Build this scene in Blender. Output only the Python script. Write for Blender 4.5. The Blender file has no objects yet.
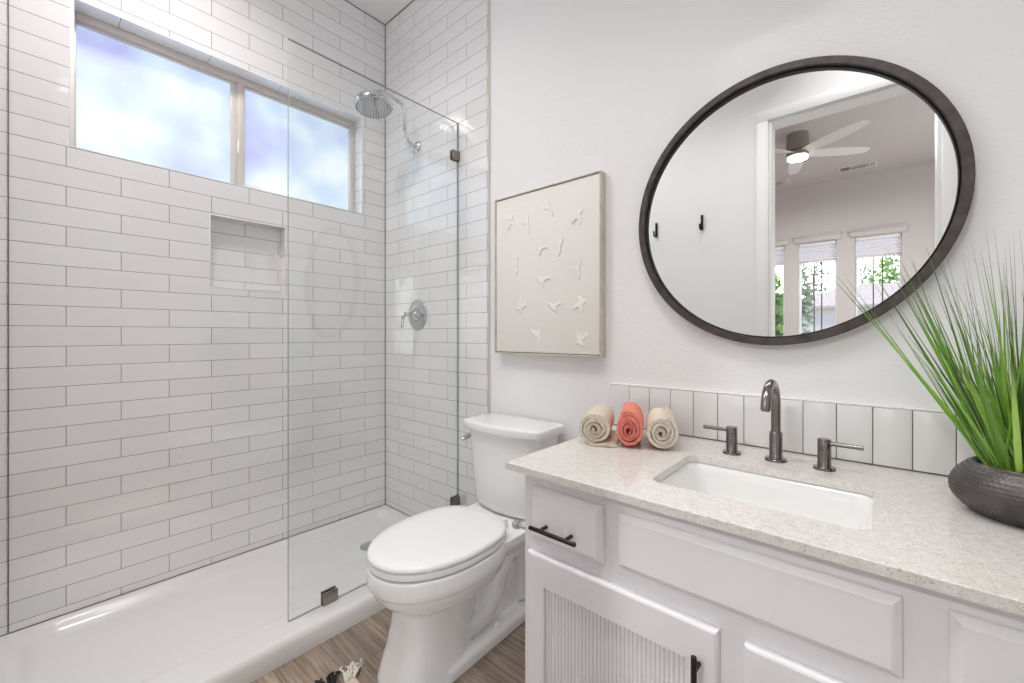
import bpy, bmesh, math, random
from mathutils import Vector, Matrix

PI = math.pi
R = math.radians
S = bpy.context.scene
COL = S.collection
random.seed(7)


def lin(r, g, b):
    def f(c):
        c /= 255.0
        return c / 12.92 if c <= 0.04045 else ((c + 0.055) / 1.055) ** 2.4
    return (f(r), f(g), f(b), 1.0)


# ------------------------------------------------------------------ camera
cam_d = bpy.data.cameras.new('camera')
cam = bpy.data.objects.new('camera', cam_d)
COL.objects.link(cam)
cam.location = (2.388, -1.496, 1.17)
cam.rotation_euler = (PI / 2, 0, 0.719045)
cam_d.sensor_width = 36
cam_d.lens = 421.37 / 1024 * 36
cam_d.shift_y = -7.46 / 1024
cam_d.clip_start = 0.01
S.camera = cam

# ------------------------------------------------------------------ view
S.view_settings.view_transform = 'Standard'
S.view_settings.look = 'None'
S.view_settings.gamma = 1
S.view_settings.use_curve_mapping = False
S.view_settings.exposure = 0.25
S.cycles.diffuse_bounces = 14
S.cycles.max_bounces = 16
S.cycles.transparent_max_bounces = 16
S.cycles.sample_clamp_indirect = 6

# ------------------------------------------------------------------ world
W = bpy.data.worlds.new('sky')
S.world = W
W.use_nodes = True
nt = W.node_tree
sky = nt.nodes.new('ShaderNodeTexSky')
sky.sky_type = 'NISHITA'
sky.sun_disc = False
sky.sun_elevation = R(50)
sky.sun_rotation = R(200)
sky.air_density = 1.0
sky.dust_density = 2.5
nt.links.new(sky.outputs[0], nt.nodes['Background'].inputs[0])
nt.nodes['Background'].inputs[1].default_value = 0.42

# ------------------------------------------------------------------ lamps
CEIL = 3.149


def area(name, loc, size, power, color, shape='DISK', rot=(0, 0, 0), size_y=None):
    l = bpy.data.lights.new(name, 'AREA')
    l.shape = shape
    l.size = size
    if size_y:
        l.size_y = size_y
    l.energy = power
    l.color = color
    o = bpy.data.objects.new(name, l)
    o.location = loc
    o.rotation_euler = rot
    COL.objects.link(o)
    return o


FILL_LAMPS = [  # added fill lamps: x, y, watts, colour, beam spread in degrees
    (2.35, -1.16, 4.1, (1.0, 0.99, 0.985), 106),
    (1.65, -0.90, 3.2, (1.0, 0.99, 0.985), 100),
    (0.64, -1.18, 9.8, (1.0, 0.965, 0.945), 142),
]
# added fill light behind an invented, unseen bedroom side window
area('side_window_daylight', (4.56, -3.75, 1.55), 1.5, 52.0, (0.96, 0.98, 1.0), 'RECTANGLE', (0, R(90), 0), 1.5)
sun_d = bpy.data.lights.new('sun', 'SUN')
sun_d.energy = 1.7
sun_d.angle = R(2)
sun_d.color = (1, 0.96, 0.9)
sun = bpy.data.objects.new('sun', sun_d)
sun.rotation_euler = (R(-25), R(-40), 0)
COL.objects.link(sun)
for px, pw in ((1.19, 0.40), (1.755, 0.41), (2.36, 0.43)):
    po = area('daylight_portal', (px, -5.40, 1.4), pw, 1, (1, 1, 1), 'RECTANGLE', (R(90), 0, 0), 1.9)
    po.data.cycles.is_portal = True


# ------------------------------------------------------------------ materials
def mat(name):
    m = bpy.data.materials.new(name)
    m.use_nodes = True
    return m, m.node_tree, m.node_tree.nodes['Principled BSDF']


def simple(name, col, rough=0.5, metal=0.0, spec=0.5, coat=0.0):
    m, n, p = mat(name)
    p.inputs['Base Color'].default_value = col
    p.inputs['Roughness'].default_value = rough
    p.inputs['Metallic'].default_value = metal
    p.inputs['Specular IOR Level'].default_value = spec
    p.inputs['Coat Weight'].default_value = coat
    return m


def noise_bump(m, scale, strength, dist=0.002, detail=3, coord='Object', stretch=None):
    n = m.node_tree
    p = n.nodes['Principled BSDF']
    tc = n.nodes.new('ShaderNodeTexCoord')
    no = n.nodes.new('ShaderNodeTexNoise')
    no.inputs['Scale'].default_value = scale
    no.inputs['Detail'].default_value = detail
    src = tc.outputs[coord]
    if stretch:
        mp = n.nodes.new('ShaderNodeMapping')
        mp.inputs['Scale'].default_value = stretch
        n.links.new(src, mp.inputs[0])
        src = mp.outputs[0]
    n.links.new(src, no.inputs['Vector'])
    b = n.nodes.new('ShaderNodeBump')
    b.inputs['Strength'].default_value = strength
    b.inputs['Distance'].default_value = dist
    n.links.new(no.outputs[0], b.inputs['Height'])
    n.links.new(b.outputs[0], p.inputs['Normal'])
    return no, b


def ramp(n, stops):
    r = n.nodes.new('ShaderNodeValToRGB')
    e = r.color_ramp.elements
    while len(e) > 1:
        e.remove(e[0])
    e[0].position, e[0].color = stops[0]
    for pos, c in stops[1:]:
        k = e.new(pos)
        k.color = c
    return r


def make_tile():
    m, n, p = mat('white_subway_tile')
    tc = n.nodes.new('ShaderNodeTexCoord')
    p.inputs['Coat Weight'].default_value = 1.0
    p.inputs['Coat IOR'].default_value = 2.0
    p.inputs['Coat Roughness'].default_value = 0.04
    br = n.nodes.new('ShaderNodeTexBrick')
    br.offset = 0.5
    br.inputs['Scale'].default_value = 1.0
    br.inputs['Brick Width'].default_value = 0.305
    br.inputs['Row Height'].default_value = 0.0778
    br.inputs['Mortar Size'].default_value = 0.0012
    br.inputs['Mortar Smooth'].default_value = 0.25
    br.inputs['Bias'].default_value = 0.0
    br.inputs['Color1'].default_value = lin(235, 234, 235)
    br.inputs['Color2'].default_value = lin(230, 229, 230)
    br.inputs['Mortar'].default_value = lin(118, 106, 102)
    n.links.new(tc.outputs['UV'], br.inputs['Vector'])
    n.links.new(br.outputs['Color'], p.inputs['Base Color'])
    mr = n.nodes.new('ShaderNodeMapRange')
    mr.inputs['To Min'].default_value = 0.10
    mr.inputs['To Max'].default_value = 0.7
    n.links.new(br.outputs['Fac'], mr.inputs['Value'])
    n.links.new(mr.outputs[0], p.inputs['Roughness'])
    no = n.nodes.new('ShaderNodeTexNoise')
    no.inputs['Scale'].default_value = 14.0
    no.inputs['Detail'].default_value = 1.5
    n.links.new(tc.outputs['UV'], no.inputs['Vector'])
    mx = n.nodes.new('ShaderNodeMath')
    mx.operation = 'MULTIPLY_ADD'
    mx.inputs[1].default_value = -0.6
    n.links.new(br.outputs['Fac'], mx.inputs[0])
    n.links.new(no.outputs[0], mx.inputs[2])
    b = n.nodes.new('ShaderNodeBump')
    b.inputs['Strength'].default_value = 0.5
    b.inputs['Distance'].default_value = 0.003
    n.links.new(mx.outputs[0], b.inputs['Height'])
    n.links.new(b.outputs[0], p.inputs['Normal'])
    n.links.new(b.outputs[0], p.inputs['Coat Normal'])
    return m


def make_quartz():
    m, n, p = mat('speckled_quartz')
    tc = n.nodes.new('ShaderNodeTexCoord')
    v = n.nodes.new('ShaderNodeTexVoronoi')
    v.inputs['Scale'].default_value = 480
    n.links.new(tc.outputs['Object'], v.inputs['Vector'])
    sep = n.nodes.new('ShaderNodeSeparateColor')
    n.links.new(v.outputs['Color'], sep.inputs[0])
    r = ramp(n, [(0.0, lin(184, 175, 166)), (0.05, lin(207, 202, 196)), (0.14, lin(221, 218, 213)),
                 (0.6, lin(226, 222, 217)), (0.93, lin(230, 227, 224)), (1.0, lin(240, 239, 238))])
    n.links.new(sep.outputs[0], r.inputs[0])
    no = n.nodes.new('ShaderNodeTexNoise')
    no.inputs['Scale'].default_value = 60
    no.inputs['Detail'].default_value = 4
    n.links.new(tc.outputs['Object'], no.inputs['Vector'])
    r2 = ramp(n, [(0.35, (0.90, 0.89, 0.88, 1)), (0.65, (1, 1, 1, 1))])
    n.links.new(no.outputs[0], r2.inputs[0])
    mx = n.nodes.new('ShaderNodeMix')
    mx.data_type = 'RGBA'
    mx.blend_type = 'MULTIPLY'
    mx.inputs[0].default_value = 1
    n.links.new(r.outputs[0], mx.inputs[6])
    n.links.new(r2.outputs[0], mx.inputs[7])
    n.links.new(mx.outputs[2], p.inputs['Base Color'])
    p.inputs['Roughness'].default_value = 0.16
    return m


def make_floor():
    m, n, p = mat('wood_look_floor_tile')
    tc = n.nodes.new('ShaderNodeTexCoord')
    br = n.nodes.new('ShaderNodeTexBrick')
    br.offset = 0.37
    br.inputs['Scale'].default_value = 1
    br.inputs['Brick Width'].default_value = 0.92
    br.inputs['Row Height'].default_value = 0.16
    br.inputs['Mortar Size'].default_value = 0.0018
    br.inputs['Mortar Smooth'].default_value = 0.2
    br.inputs['Bias'].default_value = 0
    br.inputs['Color1'].default_value = (0.0, 0.0, 0.0, 1)
    br.inputs['Color2'].default_value = (1.0, 1.0, 1.0, 1)
    br.inputs['Mortar'].default_value = (0.5, 0.5, 0.5, 1)
    n.links.new(tc.outputs['UV'], br.inputs['Vector'])
    mp = n.nodes.new('ShaderNodeMapping')
    mp.inputs['Scale'].default_value = (1.3, 26, 1)
    n.links.new(tc.outputs['UV'], mp.inputs[0])
    ad = n.nodes.new('ShaderNodeVectorMath')
    ad.operation = 'ADD'
    n.links.new(mp.outputs[0], ad.inputs[0])
    sc = n.nodes.new('ShaderNodeVectorMath')
    sc.operation = 'SCALE'
    sc.inputs['Scale'].default_value = 7.0
    n.links.new(br.outputs['Color'], sc.inputs[0])
    n.links.new(sc.outputs[0], ad.inputs[1])
    no = n.nodes.new('ShaderNodeTexNoise')
    no.inputs['Scale'].default_value = 3.0
    no.inputs['Detail'].default_value = 6
    no.inputs['Roughness'].default_value = 0.62
    no.inputs['Distortion'].default_value = 0.4
    n.links.new(ad.outputs[0], no.inputs['Vector'])
    r = ramp(n, [(0.25, lin(104, 90, 78)), (0.45, lin(146, 130, 116)), (0.58, lin(172, 157, 142)), (0.75, lin(198, 185, 170))])
    n.links.new(no.outputs[0], r.inputs[0])
    tone = n.nodes.new('ShaderNodeMix')
    tone.data_type = 'RGBA'
    tone.blend_type = 'MULTIPLY'
    tone.inputs[0].default_value = 1
    tr = ramp(n, [(0, (0.72, 0.70, 0.69, 1)), (1, (1.08, 1.05, 1.02, 1))])
    n.links.new(br.outputs['Color'], tr.inputs[0])
    n.links.new(r.outputs[0], tone.inputs[6])
    n.links.new(tr.outputs[0], tone.inputs[7])
    g = n.nodes.new('ShaderNodeMix')
    g.data_type = 'RGBA'
    n.links.new(br.outputs['Fac'], g.inputs[0])
    n.links.new(tone.outputs[2], g.inputs[6])
    g.inputs[7].default_value = lin(112, 98, 88)
    n.links.new(g.outputs[2], p.inputs['Base Color'])
    p.inputs['Roughness'].default_value = 0.4
    return m


def make_clear_glass(name, tint):
    m, n, p = mat(name)
    n.nodes.remove(p)
    out = n.nodes['Material Output']
    t = n.nodes.new('ShaderNodeBsdfTransparent')
    t.inputs[0].default_value = tint
    g = n.nodes.new('ShaderNodeBsdfGlossy')
    g.inputs['Roughness'].default_value = 0.0
    f = n.nodes.new('ShaderNodeFresnel')
    geo = n.nodes.new('ShaderNodeNewGeometry')
    io = n.nodes.new('ShaderNodeMapRange')      # outside-in ratio on both faces
    io.inputs['To Min'].default_value = 1.45
    io.inputs['To Max'].default_value = 1 / 1.45
    n.links.new(geo.outputs['Backfacing'], io.inputs['Value'])
    n.links.new(io.outputs[0], f.inputs['IOR'])
    mx = n.nodes.new('ShaderNodeMixShader')
    n.links.new(f.outputs[0], mx.inputs[0])
    n.links.new(t.outputs[0], mx.inputs[1])
    n.links.new(g.outputs[0], mx.inputs[2])
    n.links.new(mx.outputs[0], out.inputs[0])
    return m


def make_frosted():
    m, n, p = mat('frosted_daylit_glass')
    tc = n.nodes.new('ShaderNodeTexCoord')
    no = n.nodes.new('ShaderNodeTexNoise')
    no.inputs['Scale'].default_value = 3.1
    no.inputs['Detail'].default_value = 2.5
    no.inputs['Roughness'].default_value = 0.45
    n.links.new(tc.outputs['Object'], no.inputs['Vector'])
    r = ramp(n, [(0.30, lin(158, 164, 222)), (0.42, lin(176, 194, 232)), (0.52, lin(196, 216, 234)), (0.64, lin(226, 235, 240)),
                 (0.78, lin(190, 222, 226))])
    n.links.new(no.outputs[0], r.inputs[0])
    n.links.new(r.outputs[0], p.inputs['Emission Color'])
    p.inputs['Emission Strength'].default_value = 0.86
    p.inputs['Base Color'].default_value = (0.25, 0.25, 0.25, 1)
    p.inputs['Roughness'].default_value = 0.4
    return m


def make_grass():
    m, n, p = mat('grass_blade')
    geo = n.nodes.new('ShaderNodeNewGeometry')
    r = ramp(n, [(0.0, lin(58, 80, 42)), (0.2, lin(96, 138, 56)), (0.5, lin(134, 184, 68)), (1.0, lin(176, 218, 108))])
    n.links.new(geo.outputs['Random Per Island'], r.inputs[0])
    at = n.nodes.new('ShaderNodeUVMap')
    sp = n.nodes.new('ShaderNodeSeparateXYZ')
    n.links.new(at.outputs[0], sp.inputs[0])
    mr = n.nodes.new('ShaderNodeMapRange')
    mr.inputs['From Min'].default_value = 0.62
    mr.inputs['From Max'].default_value = 1.0
    n.links.new(sp.outputs[1], mr.inputs[0])
    mx = n.nodes.new('ShaderNodeMix')
    mx.data_type = 'RGBA'
    n.links.new(mr.outputs[0], mx.inputs[0])
    n.links.new(r.outputs[0], mx.inputs[6])
    mx.inputs[7].default_value = lin(70, 80, 56)
    n.links.new(mx.outputs[2], p.inputs['Base Color'])
    p.inputs['Roughness'].default_value = 0.42
    return m


def two_tone(name, c1, c2, scale, rough, bump=0.0, dist=0.002, detail=4):
    m, n, p = mat(name)
    tc = n.nodes.new('ShaderNodeTexCoord')
    no = n.nodes.new('ShaderNodeTexNoise')
    no.inputs['Scale'].default_value = scale
    no.inputs['Detail'].default_value = detail
    n.links.new(tc.outputs['Object'], no.inputs['Vector'])
    r = ramp(n, [(0.35, c1), (0.65, c2)])
    n.links.new(no.outputs[0], r.inputs[0])
    n.links.new(r.outputs[0], p.inputs['Base Color'])
    p.inputs['Roughness'].default_value = rough
    if bump:
        b = n.nodes.new('ShaderNodeBump')
        b.inputs['Strength'].default_value = bump
        b.inputs['Distance'].default_value = dist
        n.links.new(no.outputs[0], b.inputs['Height'])
        n.links.new(b.outputs[0], p.inputs['Normal'])
    return m


def emitter(name, col, strength):
    m, n, p = mat(name)
    p.inputs['Emission Color'].default_value = col
    p.inputs['Emission Strength'].default_value = strength
    return m


M = {}
M['tile'] = make_tile()
M['paint'] = simple('white_wall_paint', lin(237, 237, 238), 0.6)
noise_bump(M['paint'], 95, 0.35, 0.003, 3)
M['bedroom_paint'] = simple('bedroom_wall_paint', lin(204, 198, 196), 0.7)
M['ceiling'] = simple('ceiling_paint', lin(240, 240, 240), 0.8)
noise_bump(M['ceiling'], 60, 0.3, 0.003, 3)
M['trim'] = simple('white_trim_paint', lin(237, 237, 237), 0.35)
M['edge_trim'] = simple('tile_edge_trim', lin(206, 198, 193), 0.3)
M['floor'] = make_floor()
M['pan'] = simple('white_acrylic', lin(229, 227, 226), 0.18)
M['ceramic'] = simple('white_porcelain', lin(236, 236, 235), 0.08, coat=0.4)
M['seat'] = simple('white_seat_plastic', lin(236, 236, 235), 0.16)
M['cabinet'] = simple('white_cabinet_paint', lin(234, 233, 236), 0.32)
M['quartz'] = make_quartz()
M['splash'] = simple('glazed_white_tile', lin(228, 227, 227), 0.07, coat=0.3)
noise_bump(M['splash'], 16, 0.35, 0.004, 2)
M['grout'] = simple('grey_grout', lin(128, 120, 116), 0.8)
M['corner_grout'] = simple('corner_grout', lin(112, 102, 99), 0.8)
M['caulk'] = simple('white_caulk', lin(236, 234, 232), 0.5)
M['gunmetal'] = simple('gunmetal_finish', lin(140, 134, 134), 0.2, 1.0)
M['black'] = simple('dark_bronze_metal', lin(58, 52, 52), 0.32, 0.8)
M['matte_black'] = simple('matte_black_metal', lin(30, 30, 31), 0.45, 0.3)
M['mirror_frame'] = two_tone('brushed_dark_metal', lin(70, 64, 63), lin(90, 83, 81), 30, 0.42)
M['mirror_frame'].node_tree.nodes['Principled BSDF'].inputs['Metallic'].default_value = 0.6
M['mirror'] = simple('mirror_silver', (0.93, 0.94, 0.93, 1), 0.0, 1.0)
M['chrome'] = simple('polished_chrome', (0.64, 0.65, 0.66, 1), 0.07, 1.0)
M['nozzle'] = simple('grey_rubber', lin(120, 120, 122), 0.5)
M['nickel'] = simple('satin_nickel', lin(150, 145, 138), 0.3, 1.0)
M['glass'] = make_clear_glass('clear_shower_glass', (0.975, 0.988, 0.982, 1))
M['window_glass'] = make_clear_glass('clear_window_glass', (0.97, 0.98, 0.98, 1))
M['glass_edge'] = simple('green_glass_edge', lin(150, 162, 158), 0.06)
M['frost'] = make_frosted()
M['alu'] = simple('beige_aluminium', lin(214, 208, 203), 0.4, 0.1)
M['vinyl'] = simple('white_vinyl', lin(236, 236, 236), 0.4)
M['canvas'] = two_tone('linen_canvas', lin(232, 229, 223), lin(238, 235, 230), 240, 0.85, 0.25, 0.001)
M['plaster'] = simple('white_plaster', lin(240, 238, 234), 0.6)
M['champagne'] = two_tone('champagne_wood', lin(198, 190, 176), lin(212, 205, 192), 20, 0.4)
M['linen'] = two_tone('beige_terry', lin(206, 194, 172), lin(228, 219, 202), 130, 0.95, 0.8, 0.004)
M['cream'] = two_tone('cream_terry', lin(214, 204, 184), lin(234, 226, 210), 130, 0.95, 0.8, 0.004)
M['coral'] = two_tone('coral_terry', lin(224, 122, 106), lin(242, 152, 136), 130, 0.95, 0.8, 0.004)
M['pot'] = two_tone('dark_hammered_metal', lin(74, 70, 70), lin(98, 93, 92), 18, 0.34)
M['pot'].node_tree.nodes['Principled BSDF'].inputs['Metallic'].default_value = 0.55
M['grass'] = make_grass()
M['stone'] = two_tone('tan_pebble', lin(168, 140, 110), lin(214, 196, 170), 60, 0.7)
M['rug'] = two_tone('woven_beige', lin(192, 172, 156), lin(214, 198, 184), 90, 0.95, 0.9, 0.004)
M['yarn_cream'] = two_tone('cream_yarn', lin(206, 198, 186), lin(230, 224, 214), 200, 0.95, 0.6)
M['yarn_black'] = two_tone('black_yarn', lin(26, 25, 26), lin(46, 44, 45), 200, 0.95, 0.6)
M['lamp_lens'] = emitter('warm_lamp_lens', (1, 0.95, 0.90, 1), 1.5)  # glowing lens of the ceiling lamps added for fill
M['fan_lens'] = emitter('fan_lamp_lens', (1, 0.93, 0.82, 1), 5.0)
M['fan'] = simple('white_fan_enamel', lin(226, 224, 222), 0.4)
M['fan_body'] = simple('grey_fan_metal', lin(150, 144, 136), 0.4, 0.3)
M['vent'] = simple('white_vent', lin(220, 216, 212), 0.5)
M['vent_dark'] = simple('dark_duct', lin(60, 56, 54), 0.8)
M['blind'] = simple('white_blind_fabric', lin(236, 236, 244), 0.8)
M['blind'].node_tree.nodes['Principled BSDF'].inputs['Transmission Weight'].default_value = 0.0
M['dark_bar'] = simple('dark_window_bar', lin(84, 78, 78), 0.5)
M['stucco'] = simple('pale_stucco', lin(216, 208, 202), 0.9)
M['roof'] = two_tone('pale_roof_tile', lin(184, 168, 160), lin(204, 190, 182), 8, 0.9)
M['bark'] = simple('tree_bark', lin(112, 94, 78), 0.9)
M['leaf'] = two_tone('tree_leaf', lin(120, 160, 84), lin(176, 206, 130), 4, 0.7)
M['leaf_dark'] = two_tone('dark_tree_leaf', lin(132, 148, 120), lin(172, 184, 156), 4, 0.7)
M['ground'] = two_tone('pale_concrete', lin(196, 190, 182), lin(212, 206, 200), 3, 0.9)


# ------------------------------------------------------------------ mesh helpers
class B:
    """Collects shapes; build() links them as one mesh object."""

    def __init__(self):
        self.bm = bmesh.new()
        self.mi = 0

    def _mark(self, faces):
        for f in faces:
            f.material_index = self.mi

    def box(self, x0, x1, y0, y1, z0, z1, bev=0.0, seg=2, mtx=None):
        t = bmesh.new()
        vs = bmesh.ops.create_cube(t, size=1)['verts']
        for v in vs:
            v.co = Vector((x0 + (v.co.x + .5) * (x1 - x0), y0 + (v.co.y + .5) * (y1 - y0), z0 + (v.co.z + .5) * (z1 - z0)))
        if bev > 0:
            bmesh.ops.bevel(t, geom=list(t.edges), offset=bev, segments=seg, profile=0.5, affect='EDGES')
        self.merge(t, mtx)

    def merge(self, t, mtx=None):
        if mtx is not None:
            bmesh.ops.transform(t, matrix=mtx, verts=t.verts)
        vm = {}
        for v in t.verts:
            vm[v] = self.bm.verts.new(v.co)
        for f in t.faces:
            try:
                nf = self.bm.faces.new([vm[v] for v in f.verts])
                nf.material_index = self.mi
            except ValueError:
                pass
        t.free()

    def quad(self, *pts):
        vs = [self.bm.verts.new(p) for p in pts]
        f = self.bm.faces.new(vs)
        f.material_index = self.mi
        return f

    def loft(self, rings, cap0=True, cap1=True, closed=True):
        rv = [[self.bm.verts.new(p) for p in r] for r in rings]
        n = len(rv[0])
        fs = []
        for a, b in zip(rv[:-1], rv[1:]):
            for i in range(n if closed else n - 1):
                j = (i + 1) % n
                fs.append(self.bm.faces.new((a[i], a[j], b[j], b[i])))
        if cap0:
            fs.append(self.bm.faces.new(list(reversed(rv[0]))))
        if cap1:
            fs.append(self.bm.faces.new(rv[-1]))
        self._mark(fs)

    def lathe(self, prof, n=32, mtx=None, cap0=True, cap1=True):
        """prof: (radius, height) from bottom up, about z."""
        rings = []
        for r, z in prof:
            ring = []
            for i in range(n):
                a = 2 * PI * i / n
                p = Vector((r * math.cos(a), r * math.sin(a), z))
                ring.append(mtx @ p if mtx is not None else p)
            rings.append(ring)
        self.loft(rings, cap0, cap1)

    def tube(self, pts, rad, n=12):
        pts = [Vector(p) for p in pts]
        rads = rad if isinstance(rad, (list, tuple)) else [rad] * len(pts)
        rings = []
        up = None
        for i, p in enumerate(pts):
            if i == 0:
                d = pts[1] - pts[0]
            elif i == len(pts) - 1:
                d = pts[-1] - pts[-2]
            else:
                d = (pts[i + 1] - p).normalized() + (p - pts[i - 1]).normalized()
            d.normalize()
            if up is None:
                up = Vector((0, 0, 1)) if abs(d.z) < 0.9 else Vector((1, 0, 0))
            s = d.cross(up)
            s.normalize()
            up = s.cross(d)
            up.normalize()
            rings.append([p + rads[i] * (math.cos(2 * PI * k / n) * s + math.sin(2 * PI * k / n) * up) for k in range(n)])
        self.loft(rings)

    def cyl(self, p0, p1, r, n=24, r2=None):
        self.tube([p0, p1], [r, r2 if r2 is not None else r], n)

    def build(self, name, mats, parent=None, smooth=True, uv=None, angle=35):
        bmesh.ops.recalc_face_normals(self.bm, faces=self.bm.faces)
        return self.link(name, mats, parent, smooth, uv, angle)

    def link(self, name, mats, parent=None, smooth=True, uv=None, angle=35):
        me = bpy.data.meshes.new(name)
        if uv:
            lay = self.bm.loops.layers.uv.new('UVMap')
            self.bm.normal_update()
            for f in self.bm.faces:
                for l in f.loops:
                    l[lay].uv = uv(l.vert.co, f.normal, f.calc_center_median())
        self.bm.to_mesh(me)
        self.bm.free()
        for mm in (mats if isinstance(mats, (list, tuple)) else [mats]):
            me.materials.append(M[mm])
        if smooth:
            for pl in me.polygons:
                pl.use_smooth = True
            me.set_sharp_from_angle(angle=R(angle))
        o = bpy.data.objects.new(name, me)
        COL.objects.link(o)
        if parent:
            o.parent = parent
        return o


def tag(o, label, cat, group=None):
    o['label'] = label
    o['category'] = cat
    if group:
        o['group'] = group
    return o


def thing(name, label, cat, loc=(0, 0, 0), rz=0.0, group=None):
    o = bpy.data.objects.new(name, None)
    o.empty_display_size = 0.05
    o.location = loc
    o.rotation_euler = (0, 0, rz)
    COL.objects.link(o)
    return tag(o, label, cat, group)


def struct(o):
    o['kind'] = 'structure'
    return o


def catmull(pts, k=8):
    pts = [Vector(p) for p in pts]
    q = [2 * pts[0] - pts[1]] + pts + [2 * pts[-1] - pts[-2]]
    out = []
    for i in range(1, len(q) - 2):
        a, b, c, d = q[i - 1:i + 3]
        for j in range(k):
            t = j / k
            out.append(0.5 * ((2 * b) + (c - a) * t + (2 * a - 5 * b + 4 * c - d) * t * t + (3 * b - a - 3 * c + d) * t ** 3))
    out.append(pts[-1])
    return out


def rrect(x0, x1, y0, y1, r, z, seg=6):
    out = []
    for cx, cy, a0 in ((x1 - r, y1 - r, 0), (x0 + r, y1 - r, 90), (x0 + r, y0 + r, 180), (x1 - r, y0 + r, 270)):
        for k in range(seg + 1):
            a = R(a0 + 90 * k / seg)
            out.append(Vector((cx + r * math.cos(a), cy + r * math.sin(a), z)))
    return out


# ------------------------------------------------------------------ room shell
Z0 = 1.12286
YL = -1.55      # front wall plane (the wall the camera stands in front of)
XR = 3.05       # right wall


def tile_uv(co, no, c):
    if abs(no.x) > 0.7:
        if c.x > -0.001 and c.y < WY0 and WZ0 < c.z < WZ1:   # cut pieces left of the window
            return ((-1.55 + (co.y + 1.55) * 0.85 + 1.405) * 0.305 / 0.316 + 3.05, co.z - Z0 + 0.0778 * 20)
        return ((co.y + 1.405) * 0.305 / 0.316 + 3.05, co.z - Z0 + 0.0778 * 20)
    if abs(no.y) > 0.7:
        return (co.x - 0.152 + 3.05, co.z - Z0 + 0.0778 * 20)
    return ((co.y + 1.405) * 0.305 / 0.316 + 3.05, 0.0778 * 20 + 0.004 + abs(co.x) * 0.7)


# window wall, with the window opening and the niche
b = B()
ys = [-1.70, -1.383, -0.935, -0.603, -0.161, 0.0]
zs = [0.0, 1.395, 1.735, 1.907, 2.49, CEIL]
WY0, WY1, WZ0, WZ1 = -1.383, -0.161, 1.907, 2.49
NY0, NY1, NZ0, NZ1 = -0.935, -0.603, 1.395, 1.735
for i in range(5):
    for j in range(5):
        ya, yb_, za, zb = ys[i], ys[i + 1], zs[j], zs[j + 1]
        if ya >= WY0 - 1e-6 and yb_ <= WY1 + 1e-6 and za >= WZ0 - 1e-6 and zb <= WZ1 + 1e-6:
            continue
        if abs(ya - NY0) < 1e-6 and abs(za - NZ0) < 1e-6:
            continue
        b.quad((0, ya, za), (0, yb_, za), (0, yb_, zb), (0, ya, zb))


def reveal(b, y0, y1, z0, z1, d):
    b.quad((0, y0, z1), (0, y1, z1), (-d, y1, z1), (-d, y0, z1))
    b.quad((0, y0, z0), (-d, y0, z0), (-d, y1, z0), (0, y1, z0))
    b.quad((0, y1, z0), (-d, y1, z0), (-d, y1, z1), (0, y1, z1))
    b.quad((0, y0, z0), (0, y0, z1), (-d, y0, z1), (-d, y0, z0))


reveal(b, WY0, WY1, WZ0, WZ1, 0.13)
reveal(b, NY0, NY1, NZ0, NZ1, 0.062)
b.quad((-0.062, NY0, NZ0), (-0.062, NY1, NZ0), (-0.062, NY1, NZ1), (-0.062, NY0, NZ1))
wl = struct(b.link('wall_left', 'tile', smooth=False, uv=tile_uv))
# slim bull-nose edges round the window and the niche
b = B()
for (y0, y1, z0, z1, w) in ((WY0, WY1, WZ0, WZ1, 0.013), (NY0, NY1, NZ0, NZ1, 0.004)):
    b.box(-0.002, 0.0015, y0 - w, y0, z0, z1, 0.001)
    b.box(-0.002, 0.0015, y1, y1 + w, z0, z1, 0.001)
    b.box(-0.002, 0.0015, y0 - w, y1 + w, z1, z1 + (w if w < 0.01 else 0.004), 0.001)
    b.box(-0.002, 0.0015, y0 - w, y1 + w, z0 - 0.004, z0, 0.001)
b.build('edge_strip', 'caulk', wl)

# back wall: painted part and tiled part
b = B()
b.box(-0.15, XR + 0.1, 0.006, 0.12, 0, CEIL)
wb = struct(b.build('wall_back', 'paint', smooth=False))
b = B()
b.box(0.0, 0.917, 0.0, 0.0058, 0.0, CEIL)
b.build('tile_panel', 'tile', wb, smooth=False, uv=tile_uv)
b = B()
b.box(0.917, 0.931, -0.002, 0.006, 0.0, CEIL, 0.0015)
struct(b.build('trim_1', 'edge_trim'))
# grout-dark corner line between the two tiled walls
# right wall
b = B()
b.box(XR, XR + 0.12, YL - 0.12, 0.12, 0, CEIL)
struct(b.build('wall_right', 'paint', smooth=False))
# front wall (behind the camera) with the doorway to the bedroom
DX0, DX1, DZ = 1.865, 2.615, 2.495
b = B()
b.box(-0.8, DX0, YL - 0.12, YL - 0.004, 0, CEIL)
b.box(DX1, 4.4, YL - 0.12, YL - 0.004, 0, CEIL)
b.box(DX0, DX1, YL - 0.12, YL - 0.004, DZ, CEIL)
wf = struct(b.build('wall_front', 'paint', smooth=False))
b = B()
b.box(0.0, 0.80, YL - 0.0038, YL, 0, CEIL)
b.build('tile_panel', 'tile', wf, smooth=False, uv=tile_uv)
b = B()
b.box(0.80, 0.814, YL - 0.004, YL + 0.002, 0, CEIL, 0.0015)
struct(b.build('trim_2', 'edge_trim'))
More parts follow.
